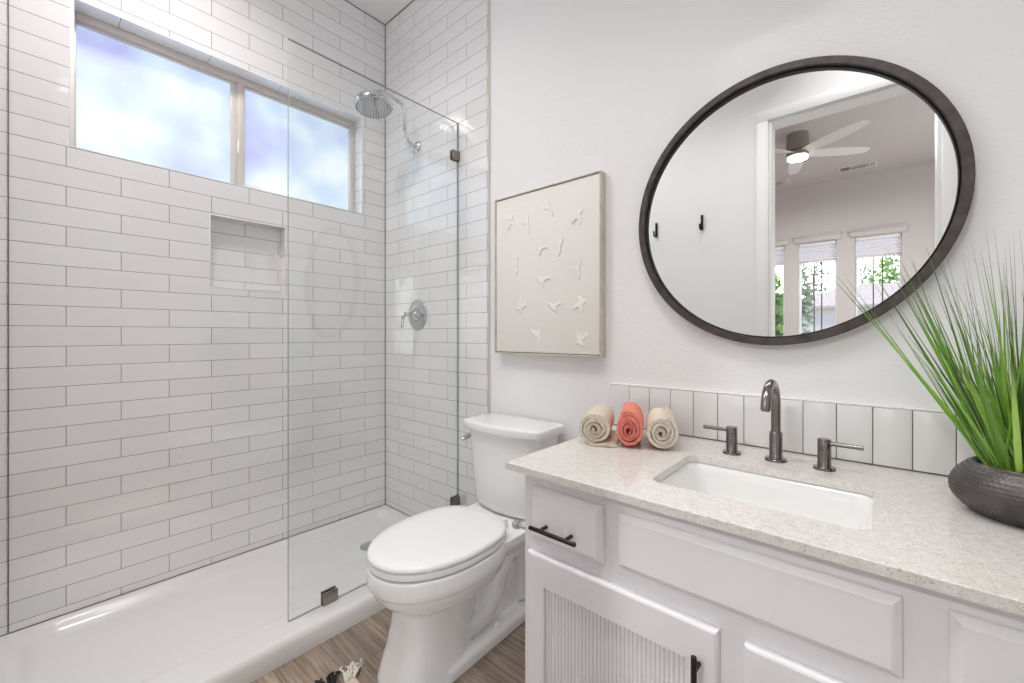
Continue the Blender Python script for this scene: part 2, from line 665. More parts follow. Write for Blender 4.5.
# door lining and casing
b = B()
for s in (1, -1):
    ya = YL - 0.004 if s == 1 else YL - 0.12
    yb_ = ya + 0.016 * s
    y0, y1 = min(ya, yb_), max(ya, yb_)
    b.box(DX0 - 0.068, DX0 - 0.004, y0, y1, 0, DZ + 0.004, 0.003)
    b.box(DX1 + 0.004, DX1 + 0.068, y0, y1, 0, DZ + 0.004, 0.003)
    b.box(DX0 - 0.068, DX1 + 0.068, y0, y1, DZ + 0.004, DZ + 0.068, 0.004)
b.box(DX0 - 0.003, DX0 + 0.012, YL - 0.122, YL - 0.002, 0, DZ - 0.012)
b.box(DX1 - 0.012, DX1 + 0.003, YL - 0.122, YL - 0.002, 0, DZ - 0.012)
b.box(DX0 - 0.003, DX1 + 0.003, YL - 0.122, YL - 0.002, DZ - 0.012, DZ + 0.003)
struct(b.build('trim_3', 'trim'))

# floor, ceiling
def floor_uv(co, no, c):
    return (co.x - 0.997 + 0.92 * 4 + 0.92 * 0.37 * 0, co.y + 0.62 + 0.16 * 40)


b = B()
b.box(-0.8, 4.4, -5.5, 0.12, -0.12, 0.0)
struct(b.build('floor', 'floor', smooth=False, uv=floor_uv))
b = B()
b.box(-0.8, 4.4, YL - 0.06, 0.12, CEIL, CEIL + 0.1)
struct(b.build('ceiling', 'ceiling', smooth=False))
b = B()
b.box(-0.8, 4.4, -5.5, YL - 0.06, CEIL, CEIL + 0.1)
struct(b.build('ceiling_bedroom', 'bedroom_paint', smooth=False))
# baseboard on the back wall behind the toilet
b = B()
b.box(0.931, 1.66, -0.008, 0.006, 0, 0.09, 0.003)
struct(b.build('baseboard_back', 'trim'))

# bedroom beyond the doorway
FY = -5.36
WINS = [(1.00, 1.39), (1.55, 1.961), (2.144, 2.576)]
SILL, HEAD = 0.45, 2.38
b = B()
xs = [-0.8] + [v for w in WINS for v in w] + [4.4]
for i in range(0, len(xs), 2):
    b.box(xs[i], xs[i + 1], FY - 0.14, FY, 0, CEIL)
for x0, x1 in WINS:
    b.box(x0, x1, FY - 0.14, FY, 0, SILL)
    b.box(x0, x1, FY - 0.14, FY, HEAD, CEIL)
struct(b.build('wall_bedroom_far', 'bedroom_paint', smooth=False))
b = B()
b.box(-0.9, -0.8, -5.5, YL - 0.12, 0, CEIL)
struct(b.build('wall_bedroom_left', 'bedroom_paint', smooth=False))
b = B()
b.box(4.4, 4.5, -5.5, -4.5, 0, CEIL)
b.box(4.4, 4.5, -3.0, YL - 0.12, 0, CEIL)
b.box(4.4, 4.5, -4.5, -3.0, 0, 0.8)
b.box(4.4, 4.5, -4.5, -3.0, 2.3, CEIL)
struct(b.build('wall_bedroom_right', 'bedroom_paint', smooth=False))
w5 = struct(bpy.data.objects.new('window_5', None))  # unseen side window, added so fill light can reach the doorway
COL.objects.link(w5)
b = B()
b.box(4.42, 4.48, -4.5, -4.46, 0.8, 2.3, 0.003)
b.box(4.42, 4.48, -3.04, -3.0, 0.8, 2.3, 0.003)
b.box(4.42, 4.48, -3.77, -3.73, 0.84, 2.26, 0.003)
b.box(4.42, 4.48, -4.46, -3.04, 2.26, 2.3, 0.003)
b.box(4.42, 4.48, -4.46, -3.04, 0.8, 0.84, 0.003)
b.build('window_frame', 'vinyl', w5)
b = B()
b.box(4.448, 4.452, -4.46, -3.04, 0.84, 2.26)
b.build('pane', 'window_glass', w5, smooth=False)
# grout lines where the tiled walls meet each other and the ceiling
b = B()
b.box(0.0, 0.0035, -0.0035, 0.0, 0.07, CEIL)
b.box(0.0, 0.002, YL, YL + 0.002, 0.07, CEIL)
b.box(0.0, 0.0025, YL, 0.0, 0.0785, 0.0825)
b.box(0.0, 0.65, -0.0025, 0.0, 0.0785, 0.0825)
b.box(0.0, 0.003, YL, 0.0, CEIL - 0.003, CEIL)
b.box(0.0, 0.917, -0.003, 0.0, CEIL - 0.003, CEIL)
struct(b.build('trim_4', 'corner_grout', smooth=False))

# ------------------------------------------------------------------ shower window
win = struct(thing('window_1', '', '', (0, 0, 0)))
del win['label'], win['category']
b = B()
fx0, fx1 = -0.13, -0.084
b.box(fx0, fx1, WY0, WY0 + 0.010, WZ0, WZ1, 0.002)
b.box(fx0, fx1, WY1 - 0.030, WY1, WZ0, WZ1, 0.003)
b.box(fx0, fx1, WY0 + 0.010, WY1 - 0.030, WZ1 - 0.030, WZ1, 0.003)
b.box(fx0, fx1, WY0 + 0.010, WY1 - 0.030, WZ0, WZ0 + 0.012, 0.002)
b.box(fx0, -0.100, WY0 + 0.010, WY1 - 0.030, WZ1 - 0.042, WZ1 - 0.030, 0.002)
b.build('window_frame', 'alu', win)
b = B()
b.box(fx0, -0.098, -0.825, -0.795, WZ0 + 0.01, WZ1 - 0.03, 0.002)
b.box(fx0 + 0.01, -0.090, -0.797, -0.764, WZ0 + 0.01, WZ1 - 0.03, 0.002)
b.build('meeting_stile', 'alu', win)
b = B()
b.box(-0.092, -0.080, -0.800, -0.790, 2.095, 2.165, 0.003)
b.box(-0.086, -0.074, -0.798, -0.792, 2.115, 2.145, 0.002)
b.build('latch', 'vinyl', win)
b = B()
b.box(-0.090, -0.060, -0.765, -0.700, WZ0, WZ0 + 0.036, 0.003)
b.build('sash_stop', 'vinyl', win)
for y0, y1 in ((WY0 + 0.008, -0.823), (-0.766, WY1 - 0.028)):
    b = B()
    b.box(-0.122, -0.114, y0, y1, WZ0 + 0.01, WZ1 - 0.028)
    b.build('pane', 'frost', win, smooth=False)

# ------------------------------------------------------------------ shower pan
def pan_height(x, y):
    # rounded-rectangle basin between the walls and the threshold
    x0, x1, y0, y1, r = 0.030, 0.640, YL + 0.030, -0.030, 0.10
    cx, cy = (x0 + x1) / 2, (y0 + y1) / 2
    qx, qy = abs(x - cx) - (x1 - x0) / 2 + r, abs(y - cy) - (y1 - y0) / 2 + r
    d = -(math.hypot(max(qx, 0), max(qy, 0)) + min(max(qx, qy), 0) - r)
    t = min(max(d / 0.060, 0), 1)
    t = 1 - (1 - t) ** 2.2
    floor = 0.030 + 0.012 * min(1, math.hypot(x - 0.33, y + 0.75) / 0.8)
    return 0.079 * (1 - t) + floor * t


b = B()
NX, NYY = 84, 120
PX = 0.797
def pan_pt(i, j):
    x = PX * i / NX
    y = YL + (-0.0005 - YL) * j / NYY
    z = pan_height(x, y)
    e = PX - x
    if e < 0.022:
        z = 0.079 - 0.022 + math.sqrt(max(0.022 ** 2 - (0.022 - e) ** 2, 0))
    return Vector((x, y, z))


vg = [[b.bm.verts.new(pan_pt(i, j)) for j in range(NYY + 1)] for i in range(NX + 1)]
for i in range(NX):
    for j in range(NYY):
        b.bm.faces.new((vg[i][j], vg[i + 1][j], vg[i + 1][j + 1], vg[i][j + 1]))
low = [[b.bm.verts.new((PX * i / NX, vg[i][j].co.y, 0)) for j in (0, NYY)] for i in range(NX + 1)]
for i in range(NX):
    b.bm.faces.new((vg[i][0], low[i][0], low[i + 1][0], vg[i + 1][0]))
    b.bm.faces.new((vg[i + 1][NYY], low[i + 1][1], low[i][1], vg[i][NYY]))
lowr = [low[NX][0]] + [b.bm.verts.new((PX, vg[NX][j].co.y, 0)) for j in range(1, NYY)] + [low[NX][1]]
for j in range(NYY):
    b.bm.faces.new((vg[NX][j], lowr[j], lowr[j + 1], vg[NX][j + 1]))
pan = thing('shower_pan', 'white acrylic shower pan with raised threshold under the glass panel', 'shower pan', (0.4, -0.78, 0))
po = b.build('basin', 'pan', pan, angle=60)
po.location = (-0.4, 0.78, 0)
b = B()
b.lathe([(0.050, 0.0), (0.052, 0.004), (0.046, 0.007), (0.0, 0.007)], 28, Matrix.Translation((0.33, -0.30, 0.033)), cap1=False)
dr = b.build('drain_cover', 'chrome', pan)
dr.location = (-0.4, 0.78, 0)

# ------------------------------------------------------------------ glass shower screen
GX = 0.697
scr = thing('shower_screen', 'frameless clear glass panel standing on the shower threshold', 'glass panel', (GX, -0.43, 0.08))


def at(o, parent):
    """Keep a mesh built in world coordinates where it is under a placed parent."""
    o.matrix_parent_inverse = Matrix.Translation(-parent.location) if parent.rotation_euler.z == 0 else (
        Matrix.Translation(parent.location) @ Matrix.Rotation(parent.rotation_euler.z, 4, 'Z')).inverted()
    return o


b = B()
gx0, gx1, gy0, gy1, gz0, gz1 = GX - 0.005, GX + 0.005, -0.853, -0.004, 0.0795, 2.289
b.quad((gx0, gy0, gz0), (gx0, gy0, gz1), (gx0, gy1, gz1), (gx0, gy1, gz0))
b.quad((gx1, gy0, gz0), (gx1, gy1, gz0), (gx1, gy1, gz1), (gx1, gy0, gz1))
b.mi = 1
b.quad((gx0, gy0, gz0), (gx1, gy0, gz0), (gx1, gy0, gz1), (gx0, gy0, gz1))
b.quad((gx0, gy1, gz0), (gx0, gy1, gz1), (gx1, gy1, gz1), (gx1, gy1, gz0))
b.quad((gx0, gy0, gz1), (gx1, gy0, gz1), (gx1, gy1, gz1), (gx0, gy1, gz1))
b.quad((gx0, gy0, gz0), (gx0, gy1, gz0), (gx1, gy1, gz0), (gx1, gy0, gz0))
at(b.link('glass', ['glass', 'glass_edge'], scr, smooth=False), scr)
for (ya, yb_, za, zb) in ((-0.724, -0.664, 0.079, 0.128), (-0.046, 0.0, 2.085, 2.135), (-0.046, 0.0, 0.262, 0.312)):
    b = B()
    b.box(GX - 0.014, GX - 0.0055, ya, yb_, za, zb, 0.0015)
    b.box(GX + 0.0055, GX + 0.014, ya, yb_, za, zb, 0.0015)
    if ya > -0.1:
        b.box(GX - 0.014, GX + 0.014, -0.004, 0.0, za, zb)
    else:
        b.box(GX - 0.014, GX + 0.014, ya, yb_, 0.076, 0.0797)
    at(b.build('clamp', 'nickel', scr), scr)

# ------------------------------------------------------------------ shower head
SX = 0.346
sh = thing('showerhead', 'chrome rain shower head on a curved arm below the ceiling corner', 'shower head', (SX, 0, 2.267))
b = B()
b.lathe([(0.030, 0.0), (0.030, 0.006), (0.022, 0.014), (0.012, 0.018)], 28, Matrix.Translation((SX, 0, 2.267)) @ Matrix.Rotation(R(90), 4, 'X'))
at(b.build('flange', 'chrome', sh), sh)
b = B()
arm = catmull([(SX, -0.004, 2.267), (SX, -0.038, 2.268), (SX, -0.068, 2.285), (SX, -0.088, 2.330), (SX, -0.090, 2.400), (SX, -0.094, 2.445),
               (SX, -0.118, 2.474), (SX, -0.168, 2.486), (SX, -0.219, 2.486), (SX, -0.260, 2.480), (SX - 0.003, -0.286, 2.464)], 6)
b.tube(arm, 0.0105, 14)
at(b.build('arm', 'chrome', sh), sh)
hn = Vector((0.14, -0.02, -0.99)).normalized()          # the way the spray face looks
hq = Vector((0, 0, 1)).rotation_difference(hn).to_matrix().to_4x4()
hm = Matrix.Translation(Vector((SX - 0.004, -0.290, 2.456))) @ hq
b = B()
b.lathe([(0.012, -0.014), (0.019, -0.004), (0.019, 0.008), (0.034, 0.016), (0.066, 0.028), (0.090, 0.046), (0.101, 0.062), (0.101, 0.074), (0.095, 0.080)], 56, hm)
at(b.build('head_shell', 'chrome', sh), sh)
b = B()
b.lathe([(0.095, 0.0795), (0.093, 0.082), (0.05, 0.085), (0.002, 0.086)], 56, hm)
b.mi = 1
for ring in range(1, 7):
    cnt = ring * 6
    for k in range(cnt):
        a = 2 * PI * k / cnt + ring * 0.3
        rr = ring * 0.0142
        c = hm @ Vector((rr * math.cos(a), rr * math.sin(a), 0.0830))
        b.tube([c, c + hn * 0.0055], [0.0028, 0.0016], 6)
at(b.build('spray_face', ['chrome', 'nozzle'], sh), sh)

# shower valve
sv = thing('shower_valve', 'round chrome shower valve plate with lever handle on the tile', 'shower valve', (0.349, 0, 1.282))
vm = Matrix.Translation((0.349, 0, 1.282)) @ Matrix.Rotation(R(90), 4, 'X')
b = B()
b.lathe([(0.090, 0.0), (0.090, 0.003), (0.084, 0.008), (0.060, 0.012), (0.050, 0.012), (0.046, 0.015)], 48, vm)
at(b.build('plate', 'chrome', sv), sv)
b = B()
b.lathe([(0.040, 0.012), (0.036, 0.024), (0.024, 0.040), (0.015, 0.060), (0.012, 0.085), (0.0125, 0.096), (0.009, 0.104), (0.002, 0.106)], 28, vm)
b.tube(catmull([(0.349, -0.092, 1.282), (0.349, -0.104, 1.270), (0.348, -0.108, 1.242), (0.347, -0.112, 1.206)], 6), [0.011] + [0.0095] * 8 + [0.008] * 9 + [0.005], 12)
at(b.build('lever_handle', 'chrome', sv), sv)

# ------------------------------------------------------------------ toilet
TX, TROT = 1.168, R(1.5)
toi = thing('toilet', 'white two-piece toilet standing between the shower and the vanity', 'toilet', (TX, 0, 0), TROT)


def egg(hw, yf, yb_, z, n=48, back=2.6, front=2.0, cy=None):
    """Toilet outline: round front, squarer back. y runs from yf (front, negative) to yb_."""
    cy = cy if cy is not None else yf + (yb_ - yf) * 0.52
    out = []
    for k in range(n):
        a = 2 * PI * k / n
        c, s = math.cos(a), math.sin(a)
        e = back if s > 0 else front
        x = hw * math.copysign(abs(c) ** (2 / e), c)
        y = cy + ((yb_ - cy) if s > 0 else (cy - yf)) * math.copysign(abs(s) ** (2 / e), s)
        out.append(Vector((x, y, z)))
    return out


b = B()
# bowl and front pedestal, bottom up
SECT = [  # z, half width, front, back, cy, front squareness
    (0.000, 0.122, -0.738, -0.40, -0.56, 3.4), (0.018, 0.121, -0.736, -0.40, -0.56, 3.4), (0.060, 0.112, -0.724, -0.40, -0.55, 3.6),
    (0.110, 0.106, -0.706, -0.40, -0.54, 3.6), (0.180, 0.103, -0.690, -0.38, -0.53, 3.4), (0.246, 0.104, -0.684, -0.36, -0.52, 3.0),
    (0.255, 0.122, -0.692, -0.34, -0.51, 2.5), (0.266, 0.146, -0.712, -0.30, -0.50, 2.2), (0.283, 0.167, -0.738, -0.28, -0.50, 2.1),
    (0.305, 0.182, -0.759, -0.26, -0.50, 2.1), (0.325, 0.188, -0.769, -0.25, -0.50, 2.1), (0.336, 0.189, -0.771, -0.25, -0.50, 2.1), (0.342, 0.197, -0.782, -0.25, -0.50, 2.1),
    (0.360, 0.199, -0.785, -0.25, -0.50, 2.1), (0.385, 0.198, -0.784, -0.245, -0.50, 2.1), (0.402, 0.196, -0.782, -0.245, -0.50, 2.1)]
b.loft([egg(hw, yf, yk, z, 72, 2.4, fr, cy) for z, hw, yf, yk, cy, fr in SECT])
# deck that carries the tank
DECK = [(0.300, 0.110, -0.34, -0.06), (0.335, 0.150, -0.36, -0.045), (0.370, 0.172, -0.38, -0.040), (0.404, 0.176, -0.38, -0.038)]
b.loft([rrect(-hw, hw, y0, y1, 0.05, z, 6) for z, hw, y0, y1 in DECK])
# rear body, ledge and the sculpted trapway bulging from it
b.loft([rrect(-0.068, 0.068, -0.56, -0.09, 0.04, z, 6) for z in (0.0, 0.36)])
b.loft([rrect(-hw, hw, -0.60, -0.075, 0.035, z, 6) for z, hw in ((0.0, 0.128), (0.035, 0.126), (0.050, 0.112))])
for sx in (1, -1):
    x = sx * 0.066
    b.tube(catmull([(x, -0.53, 0.235), (x, -0.50, 0.150), (x, -0.44, 0.100), (x, -0.36, 0.105), (x, -0.30, 0.160), (x, -0.265, 0.235),
                    (x, -0.215, 0.285), (x, -0.150, 0.262), (x, -0.125, 0.180), (x, -0.12, 0.06)], 5), 0.040, 14)
bo = b.build('bowl', 'ceramic', toi)
rm = bo.modifiers.new('blend', 'REMESH')
rm.mode = 'VOXEL'
rm.voxel_size = 0.0045
smd = bo.modifiers.new('soften', 'SMOOTH')
smd.iterations = 7
smd.factor = 0.55
dg = bpy.context.evaluated_depsgraph_get()
bpy.context.view_layer.update()
nm = bpy.data.meshes.new_from_object(bo.evaluated_get(bpy.context.evaluated_depsgraph_get()))
bo.modifiers.clear()
bo.data = nm
for pl in nm.polygons:
    pl.use_smooth = True


def slab(b, outl, zs_, dome=0.0):
    """Closed slab: outl(inset, z) rings through (inset, z) steps."""
    b.loft([outl(i, z) for i, z in zs_])


def seat_outline(ins, z):
    return egg(0.196 - ins, -0.782 + ins, -0.272 - ins, z, 64, 2.7, 2.1, -0.50)


b = B()
b.loft([seat_outline(i, z) for i, z in ((0.006, 0.408), (0.001, 0.410), (0.0, 0.420), (0.001, 0.4275), (0.006, 0.4295))])
b.build('seat', 'seat', toi, angle=50)
b = B()
b.loft([seat_outline(i, z) for i, z in ((0.006, 0.4325), (0.000, 0.4345), (-0.001, 0.441), (0.002, 0.447), (0.010, 0.451), (0.045, 0.454), (0.11, 0.4565), (0.165, 0.457))])
for sx in (-1, 1):
    b.box(sx * 0.075 - 0.022, sx * 0.075 + 0.022, -0.285, -0.245, 0.406, 0.436, 0.006, 3)
b.build('seat_lid', 'seat', toi, angle=50)
for x, y in ((0, -0.770), (-0.13, -0.690), (0.13, -0.690)):
    b = B()
    b.box(x - 0.016, x + 0.016, y, y + 0.016, 0.4275, 0.4355, 0.002)
    b.build('seat_bumper', 'seat', toi)
for x, y in ((0, -0.772), (-0.13, -0.690), (0.13, -0.690)):
    b = B()
    b.box(x - 0.014, x + 0.014, y + 0.008, y + 0.026, 0.400, 0.411, 0.002)
    b.build('seat_bumper', 'seat', toi)


def tank_ring(hw, yf, yb_, bow, z, n=15, rc=0.028):
    """Rounded box outline whose front edge bows forward."""
    pts = rrect(-hw, hw, yf, yb_, rc, z, 5)
    # subdivide the front edge so that it can bow
    out = []
    for i, p in enumerate(pts):
        out.append(p)
    a, c = Vector((-hw + rc, yf, z)), Vector((hw - rc, yf, z))
    idx = 2 * 6 + 5 + 1  # after the third corner (front left)
    mids = [a.lerp(c, k / n) for k in range(1, n)]
    out = out[:idx] + mids + out[idx:]
    for p in out:
        if p.y < (yf + yb_) / 2:
            u = p.x / hw
            w = (yb_ - p.y) / (yb_ - yf)
            p.y -= bow * (1 - u * u) * w
    return out


b = B()
b.loft([tank_ring(hw, yf, -0.022, bow, z) for z, hw, yf, bow in (
    (0.409, 0.150, -0.150, 0.030), (0.414, 0.160, -0.160, 0.034), (0.440, 0.172, -0.168, 0.036), (0.60, 0.188, -0.174, 0.036), (0.753, 0.199, -0.180, 0.038))])
b.build('tank', 'ceramic', toi, angle=50)
b = B()
b.loft([tank_ring(hw, yf, -0.014, bow, z, rc=rc) for z, hw, yf, bow, rc in (
    (0.752, 0.203, -0.186, 0.038, 0.02), (0.754, 0.213, -0.195, 0.040, 0.016), (0.780, 0.218, -0.199, 0.041, 0.016), (0.785, 0.216, -0.197, 0.040, 0.016),
    (0.7875, 0.210, -0.191, 0.039, 0.016), (0.7885, 0.195, -0.180, 0.036, 0.016))])
b.build('tank_lid', 'ceramic', toi, angle=50)
b = B()
b.cyl((-0.192, -0.130, 0.700), (-0.204, -0.132, 0.700), 0.019, 20)
b.cyl((-0.202, -0.132, 0.700), (-0.216, -0.134, 0.700), 0.008, 16)
b.tube([(-0.214, -0.112, 0.706), (-0.218, -0.135, 0.703), (-0.221, -0.165, 0.697), (-0.222, -0.190, 0.692), (-0.222, -0.198, 0.690)], [0.008, 0.0105, 0.0115, 0.010, 0.005], 14)
b.build('flush_lever', 'chrome', toi)
for sx in (-1, 1):
    b = B()
    b.lathe([(0.017, 0.045), (0.017, 0.056), (0.012, 0.065), (0.002, 0.068)], 20, Matrix.Translation((sx * 0.100, -0.315, 0)))
    b.build('bolt_cap', 'seat', toi)

# ------------------------------------------------------------------ vanity cabinet
VX0, VX1, VF = 1.657, 2.695, -0.605
van = thing('vanity_cabinet', 'white painted bathroom vanity cabinet under the quartz countertop', 'cabinet', ((VX0 + VX1) / 2, -0.3, 0))
b = B()
b.box(VX0, VX0 + 0.018, VF + 0.0195, -0.002, 0.09, 0.798)
b.box(VX1 - 0.018, VX1, VF + 0.0195, -0.002, 0.09, 0.798)
b.box(VX0 + 0.018, VX1 - 0.018, VF + 0.02, -0.012, 0.09, 0.108)
b.box(VX0 + 0.018, VX1 - 0.018, -0.012, -0.002, 0.09, 0.798)
fa, fb = VF - 0.001, VF + 0.019
b.box(VX0, 1.700, fa, fb, 0.09, 0.798)                      # end stiles
b.box(VX1 - 0.043, VX1, fa, fb, 0.09, 0.798)
b.box(1.700, VX1 - 0.043, fa, fb, 0.755, 0.798)             # rails
b.box(1.700, VX1 - 0.043, fa, fb, 0.575, 0.640)
b.box(1.700, VX1 - 0.043, fa, fb, 0.09, 0.125)
b.box(1.885, 1.950, fa, fb, 0.640, 0.755)                   # inner stiles
b.box(2.400, 2.476, fa, fb, 0.640, 0.755)
b.box(2.140, 2.207, fa, fb, 0.125, 0.575)
b.box(VX0 + 0.02, VX1 - 0.02, VF + 0.06, VF + 0.075, 0.0, 0.09)
at(b.build('face_frame', 'cabinet', van, smooth=False), van)


def slab_front(name, x0, x1, z0, z1, parent):
    """Drawer front with a broad bevelled border."""
    b = B()
    y = VF - 0.001
    rr = []
    for ins, dy in ((0.0, 0.0), (0.0, 0.008), (0.0015, 0.010), (0.010, 0.0165), (0.013, 0.018)):
        rr.append([Vector(p) for p in ((x0 + ins, y - dy, z0 + ins), (x1 - ins, y - dy, z0 + ins), (x1 - ins, y - dy, z1 - ins), (x0 + ins, y - dy, z1 - ins))])
    b.loft(rr)
    return at(b.build(name, 'cabinet', parent, smooth=False), van)


def pull(parent, c, axis, ln, post):
    """Bar pull: axis 'x' or 'z'; c is the bar's centre."""
    b = B()
    c = Vector(c)
    d = Vector((1, 0, 0)) if axis == 'x' else Vector((0, 0, 1))
    b.tube([c - d * ln / 2, c - d * (ln / 2 - 0.001), c + d * (ln / 2 - 0.001), c + d * ln / 2], [0.0050, 0.0056, 0.0056, 0.0050], 16)
    for s in (-1, 1):
        q = c + d * s * post / 2
        b.cyl(q, Vector((q.x, VF - 0.018, q.z)), 0.0045, 14)
    return b.build('handle', 'black', parent)


d1 = slab_front('drawer', 1.688, 1.899, 0.630, 0.767, van)
pull(d1, (1.780, -0.655, 0.675), 'x', 0.137, 0.076)
slab_front('false_front', 1.938, 2.413, 0.640, 0.765, van)
d2 = slab_front('drawer', 2.463, 2.674, 0.630, 0.767, van)
pull(d2, (2.570, -0.655, 0.675), 'x', 0.137, 0.076)


def cab_door(x0, x1, z0, z1, hx):
    b = B()
    y0, y1 = VF - 0.020, VF - 0.001
    st = 0.055
    def rect(i, y):
        return [Vector(p) for p in ((x0 + i, y, z0 + i), (x1 - i, y, z0 + i), (x1 - i, y, z1 - i), (x0 + i, y, z1 - i))]
    def hole(y):
        return [Vector(p) for p in ((x0 + st, y, z0 + 0.07), (x1 - st, y, z0 + 0.07), (x1 - st, y, z1 - 0.078), (x0 + st, y, z1 - 0.078))]
    b.loft([rect(0, y1), rect(0, y0 + 0.006), rect(0.002, y0 + 0.002), rect(0.006, y0), hole(y0), hole(y1), rect(0, y1)], False, False)
    bmesh.ops.remove_doubles(b.bm, verts=b.bm.verts, dist=1e-5)
    d = at(b.build('door', 'cabinet', van, smooth=False), van)
    # ribbed insert
    b = B()
    xa, xb = x0 + st + 0.0003, x1 - st - 0.0003
    n = 36
    pts = []
    w = (xb - xa) / n
    for i in range(n):
        for t, dp in ((0.0, 0.0045), (0.22, 0.0004), (0.5, 0.0), (0.78, 0.0004)):
            pts.append((xa + (i + t) * w, y0 + 0.0075 + dp))
    pts.append((xb, y0 + 0.012))
    r0 = [Vector((p[0], p[1], z0 + 0.0703)) for p in pts] + [Vector((xb, y1 - 0.002, z0 + 0.0703)), Vector((xa, y1 - 0.002, z0 + 0.0703))]
    r1 = [Vector((p.x, p.y, z1 - 0.0783)) for p in r0]
    b.loft([r0, r1])
    b.build('ribbed_panel', 'cabinet', d, smooth=False)
    pull(d, (hx, -0.655, 0.480), 'z', 0.137, 0.076)
    return d


cab_door(1.678, 2.151, 0.105, 0.594, 2.117)
cab_door(2.196, 2.674, 0.105, 0.594, 2.232)

# ------------------------------------------------------------------ countertop, with the sink cut-out
CT, CB = 0.818, 0.799
CX0, CX1, CF, CBK = 1.611, 2.755, -0.636, 0.004
SX0, SX1, SY0, SY1 = 1.968, 2.376, -0.517, -0.222
b = B()
hole_t = rrect(SX0, SX1, SY0, SY1, 0.030, CT, 8)
n_h = len(hole_t)
def outer(z, ins=0.0):
    # points on the outer rectangle matched to the hole's points
    out = []
    x0, x1, y0, y1 = CX0 + ins, CX1 - ins, CF + ins, CBK
    for cx, cy, q in ((x1, y1, 0), (x0, y1, 1), (x0, y0, 2), (x1, y0, 3)):
        for k in range(9):
            out.append(Vector((cx, cy, z)))
    return out
def lift(r, z):
    return [Vector((p.x, p.y, z)) for p in r]
def bridge_top(z, ins, flip):
    ho = lift(hole_t, z)
    hv = [b.bm.verts.new(p) for p in ho]
    x0, x1, y0, y1 = CX0 + ins, CX1 - ins, CF + ins, CBK
    cs = [b.bm.verts.new(p) for p in ((x1, y1, z), (x0, y1, z), (x0, y0, z), (x1, y0, z))]
    for q in range(4):
        arc = hv[q * 9:q * 9 + 9]
        for k in range(8):
            b.bm.faces.new((cs[q], arc[k + 1], arc[k]))
        nx = hv[((q + 1) * 9) % n_h]
        b.bm.faces.new((cs[q], cs[(q + 1) % 4], nx, arc[8]))
    return hv, cs
ht, ct_ = bridge_top(CT, 0.0015, False)
hb, cb_ = bridge_top(CB, 0.0, True)
cm = [b.bm.verts.new(p) for p in ((CX1, CBK, CT - 0.0015), (CX0, CBK, CT - 0.0015), (CX0, CF, CT - 0.0015), (CX1, CF, CT - 0.0015))]
for k in range(n_h):
    b.bm.faces.new((ht[k], ht[(k + 1) % n_h], hb[(k + 1) % n_h], hb[k]))
for q in range(4):
    r = (q + 1) % 4
    b.bm.faces.new((ct_[q], cm[q], cm[r], ct_[r]))
    b.bm.faces.new((cm[q], cb_[q], cb_[r], cm[r]))
tag(b.build('countertop', 'quartz', smooth=False), 'pale speckled quartz countertop with a rectangular sink cut-out', 'countertop')

# backsplash
b = B()
b.box(1.596, 2.755, -0.004, 0.006, CT, 0.977)
b.mi = 1
x = 1.5985
while x < 2.745:
    x1 = min(x + 0.0756, 2.752)
    dz = random.uniform(-0.0006, 0.0006)
    b.box(x, x1, -0.0105 + dz, -0.003, CT + 0.004, 0.974, 0.0016)
    x += 0.0774
b.mi = 2
b.box(1.594, 2.755, -0.010, 0.006, 0.9745, 0.980, 0.002)
tag(b.build('backsplash', ['grout', 'splash', 'caulk']), 'single row of upright glossy white tiles along the wall behind the faucet', 'backsplash')

# sink
sink = thing('sink', 'white rectangular undermount sink set below the countertop', 'sink', ((SX0 + SX1) / 2, (SY0 + SY1) / 2, CB))
b = B()
inner = []
for ix, ins, z, r in ((-0.012, -0.012, CB, 0.035), (-0.004, -0.004, CB - 0.001, 0.034), (0.0, 0.0, CB - 0.006, 0.034), (0.010, 0.003, CB - 0.035, 0.036), (0.028, 0.009, CB - 0.078, 0.042),
                      (0.052, 0.022, CB - 0.110, 0.05), (0.085, 0.045, CB - 0.126, 0.05), (0.130, 0.090, CB - 0.132, 0.04)):
    inner.append(rrect(SX0 + ix, SX1 - ix, SY0 + ins, SY1 - ins, r, z, 8))
outer_r = [rrect(SX0 - 0.022, SX1 + 0.022, SY0 - 0.022, SY1 + 0.022, 0.04, CB, 8), rrect(SX0 - 0.022, SX1 + 0.022, SY0 - 0.022, SY1 + 0.022, 0.04, CB - 0.010, 8),
           rrect(SX0 - 0.010, SX1 + 0.010, SY0 - 0.010, SY1 + 0.010, 0.045, CB - 0.016, 8), rrect(SX0 + 0.015, SX1 - 0.015, SY0 + 0.015, SY1 - 0.015, 0.05, CB - 0.14, 8)]
b.loft(list(reversed(outer_r)) + inner)
at(b.build('basin', 'ceramic', sink, angle=60), sink)
b = B()
b.lathe([(0.030, 0.0), (0.030, 0.003), (0.022, 0.004), (0.020, 0.001), (0.004, 0.001)], 28, Matrix.Translation((2.172, -0.37, CB - 0.1325)))
at(b.build('drain', 'gunmetal', sink), sink)

